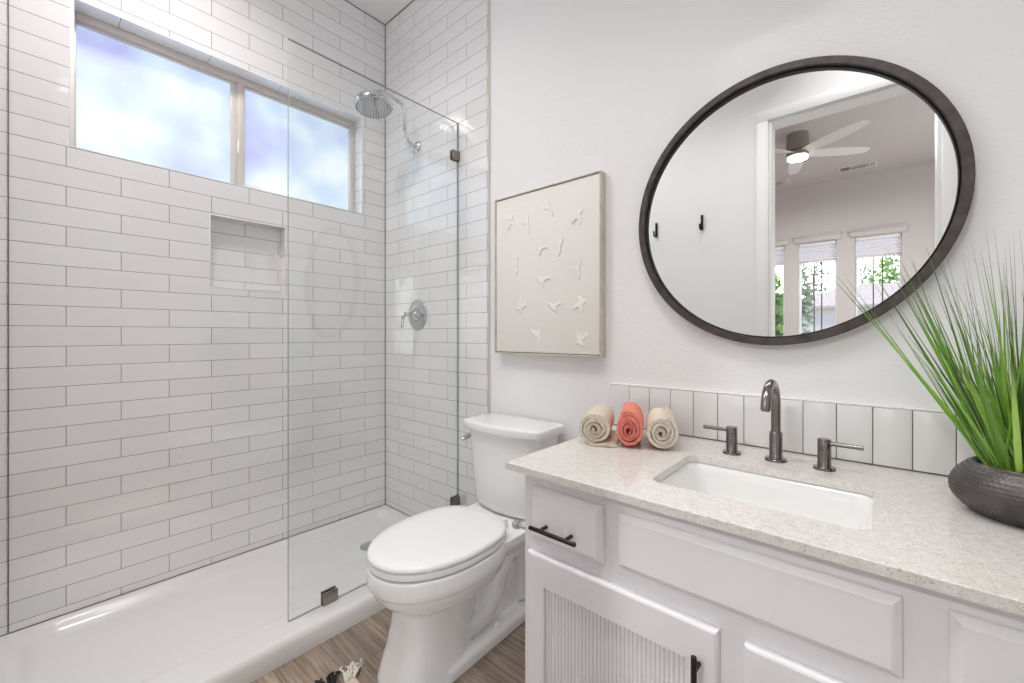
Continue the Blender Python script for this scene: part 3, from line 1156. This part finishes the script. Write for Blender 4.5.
# faucet
fau = thing('faucet', 'dark gunmetal widespread faucet with high arc spout and two lever handles', 'faucet', (2.168, -0.131, CT))
b = B()
fm = Matrix.Translation((2.168, -0.129, CT))
b.lathe([(0.027, 0.0), (0.027, 0.004), (0.0255, 0.007), (0.0165, 0.0075), (0.0160, 0.0085), (0.0160, 0.078), (0.0150, 0.080), (0.012, 0.0805)], 32, fm)
arc = [(2.168, -0.129, CT + 0.06), (2.168, -0.129, CT + 0.10)]
rc, cz = 0.070, 0.968
for k in range(0, 19):
    a = PI * 0.96 * k / 18
    arc.append((2.168, -0.129 - rc + rc * math.cos(a), cz + rc * math.sin(a)))
b.tube(arc, 0.0118, 20)
tip = Vector(arc[-1])
tdir = (tip - Vector(arc[-2])).normalized()
b.tube([tip - tdir * 0.001, tip + tdir * 0.004], [0.0095, 0.009], 18)
at(b.build('spout', 'gunmetal', fau), fau)
for hx, s in ((2.057, -1), (2.277, 1)):
    b = B()
    hm_ = Matrix.Translation((hx, -0.134, CT))
    b.lathe([(0.0245, 0.0), (0.0245, 0.004), (0.0235, 0.0065), (0.0155, 0.007), (0.0150, 0.008), (0.0150, 0.050), (0.0142, 0.0508), (0.0142, 0.0518),
             (0.0150, 0.0526), (0.0150, 0.0775), (0.0140, 0.079), (0.002, 0.0795)], 32, hm_)
    h = at(b.build('handle', 'gunmetal', fau), fau)
    b = B()
    z = CT + 0.068
    b.tube([(hx + s * 0.010, -0.134, z), (hx + s * 0.078, -0.134, z), (hx + s * 0.079, -0.134, z)], [0.0058, 0.0058, 0.0048], 16)
    b.build('lever', 'gunmetal', h)

# ------------------------------------------------------------------ rolled towels
AX = Vector((-0.40, 0.917, 0)).normalized()
PP = Vector((AX.y, -AX.x, 0))


def rolled_towel(c, rx, rz, ln, matn, label, turns, phase, tail, seed):
    rnd = random.Random(seed)
    t = thing('towel', label, 'towel', (c[0], c[1], CT), 0, 'rolled hand towels on the counter')
    n = int(turns * 30)
    ns = 7
    wob = [rnd.uniform(-1, 1) for _ in range(n + 40)]

    def sm(i):
        return (wob[i] + wob[i + 1] + wob[i + 2] + wob[i + 3] + wob[i + 4] + wob[i + 5]) / 6 + 0.6 * math.sin(i * 0.31 + seed) * (i < n - 40)
    pitch = 0.90 / turns
    th = pitch * 0.43
    prof_o, prof_i = [], []
    for i in range(n + 1):
        a = 2 * PI * i / 30 + phase
        f = 0.10 + pitch * i / 30 + 0.035 * sm(i)
        if i > n - 34:
            f = 0.10 + pitch * i / 30
        prof_o.append((f + th, a))
        prof_i.append((f - th, a))
    ring2 = prof_o + list(reversed(prof_i))
    rings = []
    rmax = max(p[0] for p in ring2)
    for k in range(ns + 1):
        s = ln * k / ns
        e = 1.0 - 0.035 * (abs(k / ns - 0.5) * 2) ** 4
        ring = []
        for i, (f, a) in enumerate(ring2):
            fx = f / rmax
            dz = math.cos(a) * 0
            x = rx * fx * math.cos(a) * e
            z = rz * fx * math.sin(a) * e
            stag = 0.010 * math.sin(i * 0.35 + seed) * (1 if k in (0, ns) else 0) * (1 - fx)
            zz = max(z, -rz * 0.97)
            p = PP * x + AX * (s + stag + (0.012 * (fx - 0.8) if k == 0 else 0)) + Vector((0, 0, rz * 0.97 + zz + 0.001))
            ring.append(p)
        rings.append(ring)
    b = B()
    b.loft(rings)
    if tail:
        # loose end lying flat beside the roll
        r0 = []
        pts = [(-0.020, 0.004), (0.0, 0.006), (0.03, 0.009), (0.055, 0.008), (tail, 0.006), (tail + 0.004, 0.004), (tail, 0.001), (0.03, 0.001), (-0.020, 0.001)]
        rr = []
        for k in range(ns + 1):
            s = ln * k / ns - 0.006
            wv = 0.0015 * math.sin(k * 1.7)
            rr.append([PP * (x - 0.004 * math.sin(k)) + AX * s + Vector((0, 0, z * 1.35 + (wv if z > 0.002 else 0) + 0.0005)) for x, z in pts])
        b.loft(rr)
    o = b.build('roll', matn, t, angle=60)
    return t


rolled_towel((1.713, -0.328), 0.0565, 0.054, 0.20, 'linen', 'beige rolled towel at the left end of the row, loose edge under it', 3.4, 2.2, 0.064, 3)
rolled_towel((1.806, -0.287), 0.0465, 0.059, 0.20, 'coral', 'coral pink rolled towel between two beige ones', 3.6, 4.6, 0, 5)
rolled_towel((1.892, -0.247), 0.0520, 0.056, 0.20, 'cream', 'cream rolled towel nearest the faucet', 3.4, 4.9, 0, 8)

# ------------------------------------------------------------------ potted grass
PC = Vector((2.602, -0.245, CT))
pl_ = thing('potted_grass', 'tall green grass in a dark round hammered bowl on the counter', 'plant', PC)
b = B()
NP, prof = 288, []
for k in range(29):
    t = k / 28
    # squat bowl: small foot, widest low-middle, drawn in to the opening
    z = 0.100 * t
    r = 0.066 + 0.041 * math.sin(PI * min(1, (t * 0.80 + 0.10)) ** 0.95) ** 0.8
    prof.append((r, z))
prof = [(0.0665, 0.0), (0.069, 0.001)] + [(0.108 - 0.032 * abs((k / 40 - 0.44) / (0.44 if k / 40 < 0.44 else 0.56)) ** 2.1, 0.002 + 0.098 * k / 40) for k in range(41)]
rings = []
for ri, (r, z) in enumerate(prof):
    ring = []
    for i in range(NP):
        a = 2 * PI * i / NP
        d = 0.0
        if ri > 2:
            row = ri // 3
            d = 0.0016 * max(0.0, math.sin(2 * PI * i / 4.0 + (row % 2) * PI)) * (0.4, 1.0, 0.0)[ri % 3] - 0.0008 * (ri % 3 == 2)
        ring.append(Vector(((r + d) * math.cos(a), (r + d) * math.sin(a), z)))
    rings.append(ring)
for r, z in ((0.071, 0.098), (0.069, 0.088), (0.004, 0.086)):
    rings.append([Vector((r * math.cos(2 * PI * i / NP), r * math.sin(2 * PI * i / NP), z)) for i in range(NP)])
b.loft(rings)
b.build('bowl', 'pot', pl_, angle=60)
b = B()
rnd = random.Random(11)
for i in range(70):
    a, q = rnd.uniform(0, 2 * PI), math.sqrt(rnd.random()) * 0.063
    t = bmesh.new()
    bmesh.ops.create_icosphere(t, subdivisions=1, radius=rnd.uniform(0.004, 0.007))
    b.merge(t, Matrix.Translation((q * math.cos(a), q * math.sin(a), 0.091)) @ Matrix.Diagonal((1, rnd.uniform(.7, 1.2), 0.7, 1)))
peb = b.build('pebbles', 'stone', pl_)
peb['kind'] = 'stuff'

b = B()
uvl = b.bm.loops.layers.uv.new('UVMap')
rnd = random.Random(5)


def blade(base, dirv, ln, w, droop, twist):
    d = dirv.normalized()
    side = d.cross(Vector((math.cos(twist), math.sin(twist), 0.2))).normalized()
    nseg = 7
    prev = None
    p = base.copy()
    for k in range(nseg + 1):
        t = k / nseg
        ww = w * (1 - t ** 1.6) * (0.75 + 0.5 * min(1, t * 3) * (1 - 0.4 * t)) + 0.0003
        fold = d.cross(side).normalized() * ww * 0.25
        cur = [b.bm.verts.new(p - side * ww / 2), b.bm.verts.new(p + fold), b.bm.verts.new(p + side * ww / 2)]
        if prev:
            for q in range(2):
                f = b.bm.faces.new((prev[q], prev[q + 1], cur[q + 1], cur[q]))
                for l, tv in zip(f.loops, (t - 1 / nseg, t - 1 / nseg, t, t)):
                    l[uvl].uv = (0.5, tv)
        prev = cur
        d = (d + Vector((d.x, d.y, 0)) * droop * 0.12 - Vector((0, 0, droop * 0.05))).normalized()
        p = p + d * ln / nseg


CLASSES = [  # count, length range, width range, spread in degrees
    (100, (0.15, 0.28), (0.0060, 0.0120), 27),      # short broad blades round the base
    (95, (0.28, 0.40), (0.0040, 0.0085), 26),
    (85, (0.38, 0.49), (0.0024, 0.0050), 27),      # long thin ones
]
for cnt, lr, wr, spread in CLASSES:
    for i in range(cnt):
        a, q = rnd.uniform(0, 2 * PI), math.sqrt(rnd.random())
        base = Vector((q * 0.060 * math.cos(a), q * 0.060 * math.sin(a), 0.088))
        tilt = R(2 + spread * q ** 1.5 + rnd.gauss(0, 7))
        aa = a + rnd.gauss(0, 0.6)
        dv = Vector((math.sin(tilt) * math.cos(aa), math.sin(tilt) * math.sin(aa), math.cos(tilt)))
        ln = rnd.uniform(*lr)
        if dv.y > 0:                               # keep the clump clear of the wall behind it
            dv.y = min(dv.y, (0.205 - base.y) / ln)
        blade(base, dv, ln, rnd.uniform(*wr), rnd.uniform(0, 0.25) * (0.3 if dv.y > 0 else 1), rnd.uniform(0, 2 * PI))
fo = b.link('foliage', 'grass', pl_, smooth=True, angle=60)

# ------------------------------------------------------------------ round mirror
MX, MZ, MR = 2.138, 1.554, 0.418
mir = thing('round_mirror', 'large round wall mirror with a thin dark metal frame above the sink', 'mirror', (MX, 0.006, MZ))
mm = Matrix.Rotation(R(90), 4, 'X')
b = B()
b.lathe([(MR - 0.010, 0.0), (MR - 0.002, 0.0), (MR, 0.003), (MR, 0.034), (MR - 0.002, 0.036), (MR - 0.020, 0.036), (MR - 0.022, 0.034), (MR - 0.022, 0.012)], 128, mm, False, False)
b.build('frame', 'mirror_frame', mir, angle=30)
b = B()
b.lathe([(MR - 0.024, 0.0125), (MR - 0.022, 0.022), (MR - 0.0245, 0.024), (MR - 0.0265, 0.022), (MR - 0.0265, 0.0125)], 128, mm, False, False)
b.build('inner_lip', 'matte_black', mir, angle=30)
b = B()
b.lathe([(MR - 0.012, 0.006), (MR - 0.012, 0.014), (MR - 0.018, 0.0142)], 128, mm)
b.build('glass', 'mirror', mir, smooth=False)

# ------------------------------------------------------------------ framed bird art
art = thing('wall_art', 'square-cornered pale canvas with raised white birds in a thin champagne frame', 'picture', (1.282, 0.006, 1.445))
AX0, AX1, AZ0, AZ1 = 0.998, 1.567, 1.080, 1.809
b = B()
fw, fy0, fy1 = 0.005, -0.036, 0.006
b.box(AX0, AX0 + fw, fy0, fy1, AZ0, AZ1, 0.001)
b.box(AX1 - fw, AX1, fy0, fy1, AZ0, AZ1, 0.001)
b.box(AX0 + fw, AX1 - fw, fy0, fy1, AZ0, AZ0 + fw, 0.001)
b.box(AX0 + fw, AX1 - fw, fy0, fy1, AZ1 - fw, AZ1, 0.001)
at(b.build('frame', 'champagne', art), art)
b = B()
b.box(AX0 + fw + 0.003, AX1 - fw - 0.003, -0.030, 0.002, AZ0 + fw + 0.003, AZ1 - fw - 0.003, 0.002)
at(b.build('canvas', 'canvas', art), art)
BIRDS = [(1.097, 1.682, 62, 0), (1.195, 1.661, 80, 1), (1.317, 1.708, 95, 1), (1.453, 1.645, 40, 0), (1.262, 1.545, 35, 2), (1.37, 1.54, 60, 1), (1.129, 1.481, 70, 1),
         (1.461, 1.431, 72, 1), (1.272, 1.399, 50, 2), (1.168, 1.296, 200, 0), (1.338, 1.282, 60, 2), (1.466, 1.289, 20, 0), (1.264, 1.167, 190, 2), (1.482, 1.152, 215, 0)]
SHAPES = [
    # soaring bird seen from below: beak, wing, tail
    [(0, .052), (.006, .040), (.009, .026), (.022, .024), (.040, .012), (.052, -.006), (.036, .000), (.020, .002), (.010, -.004), (.007, -.022), (.012, -.040), (0, -.034), (-.010, -.040), (-.006, -.022),
     (-.010, -.002), (-.020, .010), (-.034, .014), (-.046, .008), (-.034, .024), (-.018, .030), (-.008, .032), (-.005, .042)],
    # side view with wings folded back in a long crescent
    [(0, .054), (.007, .040), (.010, .022), (.009, .004), (.020, -.010), (.026, -.030), (.022, -.052), (.014, -.034), (.004, -.020), (-.004, -.006), (-.016, .002), (-.030, .004), (-.016, .012), (-.006, .022), (-.004, .040)],
    # wings lifted in a v
    [(-.050, .006), (-.036, .016), (-.018, .014), (-.006, .018), (.004, .034), (.020, .048), (.042, .052), (.028, .036), (.022, .018), (.026, .002), (.044, -.016), (.022, -.012), (.006, -.010), (-.016, -.010),
     (-.030, -.004)],
]
for x, z, ang, kind in BIRDS:
    b = B()
    ca, sa = math.cos(R(ang - 90)), math.sin(R(ang - 90))
    sc = 0.78
    pts = [(x + sc * (p[0] * ca - p[1] * sa), z + sc * (p[0] * sa + p[1] * ca)) for p in SHAPES[kind]]
    cx_, cz_ = sum(p[0] for p in pts) / len(pts), sum(p[1] for p in pts) / len(pts)
    r0 = [Vector((p[0], -0.0298, p[1])) for p in pts]
    r1 = [Vector((p[0], -0.0330, p[1])) for p in pts]
    r2 = [Vector((cx_ + (p[0] - cx_) * .85, -0.0350, cz_ + (p[1] - cz_) * .85)) for p in pts]
    b.loft([r0, r1, r2])
    at(b.build('bird_relief', 'plaster', art, smooth=False), art)

# ------------------------------------------------------------------ toilet paper holder on the cabinet side
tph = thing('paper_holder', 'chrome toilet paper holder post on the left side of the vanity', 'paper holder', (VX0 - 0.001, -0.545, 0.61))
b = B()
b.lathe([(0.022, 0.0), (0.022, 0.006), (0.016, 0.010), (0.008, 0.011)], 24, Matrix.Translation((VX0 - 0.0006, -0.545, 0.605)) @ Matrix.Rotation(R(-90), 4, 'Y'))
at(b.build('base', 'chrome', tph), tph)
b = B()
b.tube([(VX0 - 0.008, -0.545, 0.605), (VX0 - 0.076, -0.545, 0.605)], 0.0065, 14)
b.lathe([(0.0085, 0.072), (0.0125, 0.074), (0.0135, 0.082), (0.0125, 0.090), (0.006, 0.092)], 20, Matrix.Translation((VX0 - 0.0006, -0.545, 0.605)) @ Matrix.Rotation(R(-90), 4, 'Y'))
at(b.build('post', 'chrome', tph), tph)

# ------------------------------------------------------------------ rug
rug = thing('rug', 'beige woven rug with black and cream fringe lying in front of the toilet', 'rug', (1.045, -0.772, 0), R(-4))
b = B()
NXr, NYr = 60, 60
top = []
LW, LH = 0.62, 0.55
for i in range(NXr + 1):
    col = []
    for j in range(NYr + 1):
        x, y = LW * i / NXr, -LH * j / NYr
        z = 0.0095 + 0.0016 * math.sin(i * 2.1) * math.sin(j * 2.1)
        col.append(b.bm.verts.new((x, y, z)))
    top.append(col)
for i in range(NXr):
    for j in range(NYr):
        f = b.bm.faces.new((top[i][j], top[i][j + 1], top[i + 1][j + 1], top[i + 1][j]))
        f.material_index = 1 if (j // 7) % 3 == 2 else 0
edge = [top[i][0] for i in range(NXr + 1)] + [top[NXr][j] for j in range(1, NYr + 1)] + [top[i][NYr] for i in range(NXr - 1, -1, -1)] + [top[0][j] for j in range(NYr - 1, 0, -1)]
le = [b.bm.verts.new((v.co.x, v.co.y, 0.001)) for v in edge]
for k in range(len(edge)):
    q = (k + 1) % len(edge)
    b.bm.faces.new((edge[k], edge[q], le[q], le[k]))
b.build('weave', ['rug', 'yarn_cream'], rug, smooth=False)
rnd = random.Random(21)


def tassel(px, py, ang, matn, ln=0.075):
    b = B()
    for s in range(7):
        a = ang + rnd.gauss(0, 0.28)
        l = ln * rnd.uniform(0.75, 1.1)
        p0 = Vector((px, py + rnd.uniform(-0.008, 0.008), 0.010))
        d = Vector((math.cos(a), math.sin(a), 0))
        n_ = Vector((-d.y, d.x, 0))
        pts = [p0, p0 + d * l * 0.3 + n_ * rnd.uniform(-.006, .006) + Vector((0, 0, rnd.uniform(.008, .020))), p0 + d * l * 0.65 + n_ * rnd.uniform(-.01, .01) + Vector((0, 0, rnd.uniform(0, .010))),
               p0 + d * l + n_ * rnd.uniform(-.012, .012) - Vector((0, 0, 0.005))]
        b.tube(catmull(pts, 4), 0.0036, 6)
    b.build('tassel', matn, rug, angle=80)


for k, (py, mt) in enumerate(((-0.005, 'yarn_cream'), (-0.03, 'yarn_cream'), (-0.075, 'yarn_black'), (-0.11, 'yarn_black'), (-0.15, 'yarn_black'), (-0.19, 'yarn_cream'), (-0.23, 'yarn_black'), (-0.27, 'yarn_cream'),
                              (-0.32, 'yarn_black'), (-0.37, 'yarn_cream'), (-0.42, 'yarn_black'), (-0.47, 'yarn_cream'), (-0.52, 'yarn_black'))):
    tassel(0.0, py, PI - (0.7 if k < 2 else 0.25), mt)

# ------------------------------------------------------------------ robe hooks (seen in the mirror)
for x, lab in ((1.147, 'small black robe hook farther from the doorway, seen near the left edge of the mirror'), (1.466, 'small black robe hook nearer the doorway, seen in the mirror')):
    hk = thing('robe_hook', lab, 'hook', (x, YL - 0.004, 1.93), 0, 'black hooks on the wall')
    b = B()
    b.box(-0.008, 0.008, 0.0, 0.010, -0.050, 0.055, 0.002)
    b.build('plate', 'matte_black', hk)
    b = B()
    b.tube(catmull([(0, 0.006, -0.040), (0, 0.030, -0.048), (0, 0.048, -0.042), (0, 0.052, -0.014)], 5), 0.006, 10)
    b.build('hook', 'matte_black', hk)

# ------------------------------------------------------------------ unseen bathroom ceiling lamps, added to brighten the room
for i, (x, y, w, c, spr) in enumerate(FILL_LAMPS):
    lab = ['white recessed ceiling lamp over the vanity', 'white recessed ceiling lamp over the toilet', 'white recessed ceiling lamp over the shower'][i]
    t = thing('recessed_lamp', lab, 'ceiling lamp', (x, y, CEIL))
    b = B()
    b.lathe([(0.185, 0.0), (0.185, -0.006), (0.180, -0.010), (0.164, -0.010), (0.162, -0.004)], 48, None, False, False)
    b.build('trim_ring', 'trim', t)
    b = B()
    b.lathe([(0.163, -0.001), (0.163, -0.005), (0.08, -0.006)], 48)
    b.build('lens', 'lamp_lens', t)
    la = area('lamp_light', (x, y, CEIL - 0.012), 0.30, w, c)
    la.data.spread = R(spr)

# ------------------------------------------------------------------ bedroom: fan, vents, windows, blinds
fan = thing('ceiling_fan', 'ceiling fan with slim white blades and a lit lamp in the bedroom', 'ceiling fan', (1.767, -3.53, CEIL))
b = B()
b.lathe([(0.090, -0.0), (0.092, -0.010), (0.100, -0.150), (0.100, -0.165), (0.060, -0.168)], 40)
b.build('canopy', 'fan_body', fan)
b = B()
b.lathe([(0.05, -0.16), (0.085, -0.172), (0.094, -0.19), (0.094, -0.215), (0.088, -0.222)], 40)
b.build('motor_housing', 'fan_body', fan)
b = B()
b.lathe([(0.088, -0.220), (0.086, -0.236), (0.06, -0.240), (0.004, -0.241)], 40)
b.build('lamp_lens', 'fan_lens', fan)
for ang in (34, -36, 127, -100):
    b = B()
    m4 = Matrix.Rotation(R(ang), 4, 'Z')
    rr = []
    for k in range(13):
        t = k / 12
        x = 0.07 + 0.58 * t
        w = 0.030 + 0.036 * math.sin(PI * min(1, t * 0.75 + 0.12)) * (1 if t < 0.9 else 1 - (t - 0.9) * 6)
        tl = R(14) * (1 - 0.3 * t)
        z = -0.190 + 0.01 * t
        rr.append([m4 @ Vector((x, w * c_ * math.cos(tl) - h_ * math.sin(tl), z + w * c_ * math.sin(tl) + h_)) for c_, h_ in ((-1, -.002), (-1, .002), (0, .005), (1, .002), (1, -.002), (0, -.003))])
    b.loft(rr)
    b.build('blade', 'fan', fan)
area('fan_light', (1.767, -3.53, CEIL - 0.245), 0.16, 40, (1, 0.99, 0.98))

for vx, vy, lab in ((2.18, -4.94, 'white ceiling air vent right of the fan in the mirror'), (1.33, -4.96, 'white ceiling air vent below the fan lamp in the mirror')):
    vt = thing('ceiling_vent', lab, 'vent', (vx, vy, CEIL), 0, 'bedroom ceiling vents')
    b = B()
    b.box(-0.17, 0.17, -0.085, 0.085, -0.004, 0.0)
    b.build('duct_back', 'vent_dark', vt)
    b = B()
    for (x0, x1, y0, y1) in ((-.18, .18, -.095, -.072), (-.18, .18, .072, .095), (-.18, -.158, -.072, .072), (.158, .18, -.072, .072), (-.068, -.058, -.072, .072), (.078, .088, -.072, .072)):
        b.box(x0, x1, y0, y1, -0.012, 0.0, 0.002)
    b.build('frame', 'vent', vt)
    b = B()
    for k in range(6):
        b.box(-0.150 + 0.016 * k, -0.146 + 0.016 * k, -0.072, 0.072, -0.014, -0.004)
        b.box(0.095 + 0.012 * k, 0.103 + 0.012 * k, -0.072, 0.072, -0.014, -0.004)
    for k in range(3):
        b.box(-0.058, 0.078, -0.060 + 0.05 * k, -0.056 + 0.05 * k, -0.014, -0.004)
    b.build('louver', 'vent', vt, smooth=False)

for i, (x0, x1) in enumerate(WINS):
    w = struct(bpy.data.objects.new('window_%d' % (i + 2), None))
    COL.objects.link(w)
    b = B()
    b.box(x0, x0 + 0.022, FY - 0.12, FY - 0.05, SILL, HEAD, 0.002)
    b.box(x1 - 0.022, x1, FY - 0.12, FY - 0.05, SILL, HEAD, 0.002)
    b.box(x0 + 0.022, x1 - 0.022, FY - 0.12, FY - 0.05, HEAD - 0.03, HEAD, 0.002)
    b.box(x0 + 0.022, x1 - 0.022, FY - 0.12, FY - 0.05, SILL, SILL + 0.03, 0.002)
    b.build('window_frame', 'vinyl', w)
    b = B()
    wd = x1 - x0
    for f in (0.40, 0.60):
        b.box(x0 + wd * f - 0.006, x0 + wd * f + 0.006, FY - 0.100, FY - 0.084, SILL + 0.02, HEAD - 0.02)
    b.box(x0 + 0.02, x1 - 0.02, FY - 0.105, FY - 0.080, 1.160, 1.180)
    b.build('muntin', 'dark_bar', w, smooth=False)
    b = B()
    b.box(x0 + 0.02, x1 - 0.02, FY - 0.094, FY - 0.090, SILL + 0.02, HEAD - 0.02)
    b.build('pane', 'window_glass', w, smooth=False)
    b = B()
    b.box(x0 - 0.05, x1 + 0.05, FY - 0.001, FY + 0.030, HEAD + 0.010, HEAD + 0.075, 0.006)
    b.box(x0 - 0.06, x1 + 0.06, FY - 0.001, FY + 0.042, HEAD + 0.075, HEAD + 0.095, 0.006)
    b.build('header', 'bedroom_paint', w)
    lab = ['white window blind in the bedroom window beside the door casing', 'white window blind in the middle one of three bedroom windows', 'white window blind in the bedroom window above the grass tips in the mirror'][i]
    bl = thing('window_blind', lab, 'blind', ((x0 + x1) / 2, FY - 0.03, HEAD), 0, 'half raised blinds in the bedroom windows')
    b = B()
    hw = wd / 2 - 0.006
    b.box(-hw, hw, -0.014, 0.016, -0.035, -0.001, 0.002)
    b.build('headrail', 'blind', bl)
    b = B()
    n = 14
    pts = [(0.008 * (1 if k % 2 else -1), -0.035 - 0.205 * k / n) for k in range(n + 1)]
    r0 = [Vector((-hw, p[0] - 0.001, p[1])) for p in pts] + [Vector((-hw, p[0] + 0.001, p[1])) for p in reversed(pts)]
    b.loft([r0, [Vector((hw, p.y, p.z)) for p in r0]])
    b.build('pleats', 'blind', bl, smooth=False)
    b = B()
    b.box(-hw, hw, -0.010, 0.010, -0.258, -0.238, 0.002)
    b.build('bottom_rail', 'alu', bl)

# ------------------------------------------------------------------ outside the bedroom windows
b = B()
b.box(-30, 30, -60, -5.6, -0.4, -0.3)
g = struct(b.build('ground_outside', 'ground', smooth=False))

hs = thing('neighbour_house', 'pale stucco house with low tiled roof across the street', 'house', (3.2, -24.0, -0.3))
b = B()
b.box(-4.0, 6.5, -4, 0.0, 0, 2.75)
b.build('wall', 'stucco', hs, smooth=False)
b = B()
e = 0.5
r0 = [Vector(p) for p in ((-4 - e, 0 + e, 2.7), (6.5 + e, 0 + e, 2.7), (6.5 + e, -4 - e, 2.7), (-4 - e, -4 - e, 2.7))]
r1 = [p + Vector((0, 0, .12)) for p in r0]
r2 = [Vector(p) for p in ((-2.2, -1.9, 3.95), (4.7, -1.9, 3.95), (4.7, -2.1, 3.95), (-2.2, -2.1, 3.95))]
b.loft([r0, r1, r2])
b.build('roof', 'roof', hs, smooth=False)
b = B()
b.box(-1.6, 0.9, 0.0, 0.06, 0, 2.1, 0.02)
b.build('garage_door', 'vinyl', hs)
b = B()
b.box(2.2, 3.4, 0.0, 0.05, 0.9, 2.1, 0.02)
b.build('window', 'dark_bar', hs)


def tree(loc, h, rad, matn, label, seed, zr=1.0, n=900, leaf=0.16):
    rnd = random.Random(seed)
    t = thing('tree', label, 'tree', loc, 0, 'trees outside the bedroom')
    b = B()
    b.tube([(0, 0, 0), (0.05, 0, h * 0.35), (0, 0.05, h * 0.8)], [0.12, 0.09, 0.04], 8)
    b.tube([(0.03, 0, h * 0.35), (rad * 0.5, 0.1, h * 0.7)], [0.06, 0.02], 6)
    b.tube([(0.03, 0, h * 0.4), (-rad * 0.5, 0.1, h * 0.72)], [0.06, 0.02], 6)
    b.build('trunk', 'bark', t)
    b = B()
    for i in range(n):
        while True:
            p = Vector((rnd.uniform(-1, 1), rnd.uniform(-1, 1), rnd.uniform(-1, 1)))
            if 0.2 < p.length < 1:
                break
        c = Vector((p.x * rad, p.y * rad, h * 0.62 + p.z * h * 0.42 * zr))
        u = Vector((rnd.gauss(0, 1), rnd.gauss(0, 1), rnd.gauss(0, 1))).normalized()
        v = u.orthogonal().normalized()
        s = leaf * rnd.uniform(.6, 1.3)
        b.quad(c - u * s, c - v * s * .5, c + u * s, c + v * s * .5)
    b.link('foliage', matn, t, smooth=False)


tree((0.05, -10.2, -0.3), 3.0, 0.75, 'leaf', 'bright green leafy tree close outside the window beside the door casing', 1)
tree((-0.15, -19.0, -0.3), 4.3, 0.6, 'leaf_dark', 'sparse grey-green tree left of the house across the street', 2, n=260)
tree((-1.0, -33.0, -0.3), 6.9, 0.9, 'leaf_dark', 'tall thin tree behind the left end of the house', 3, n=260)
tree((2.75, -31.0, -0.3), 6.0, 0.9, 'leaf', 'green tree rising behind the house roof at the right', 4, n=700)
tree((1.5, -38.0, -0.3), 6.3, 0.7, 'leaf_dark', 'small dark tree top just above the middle of the house roof', 6, n=300)
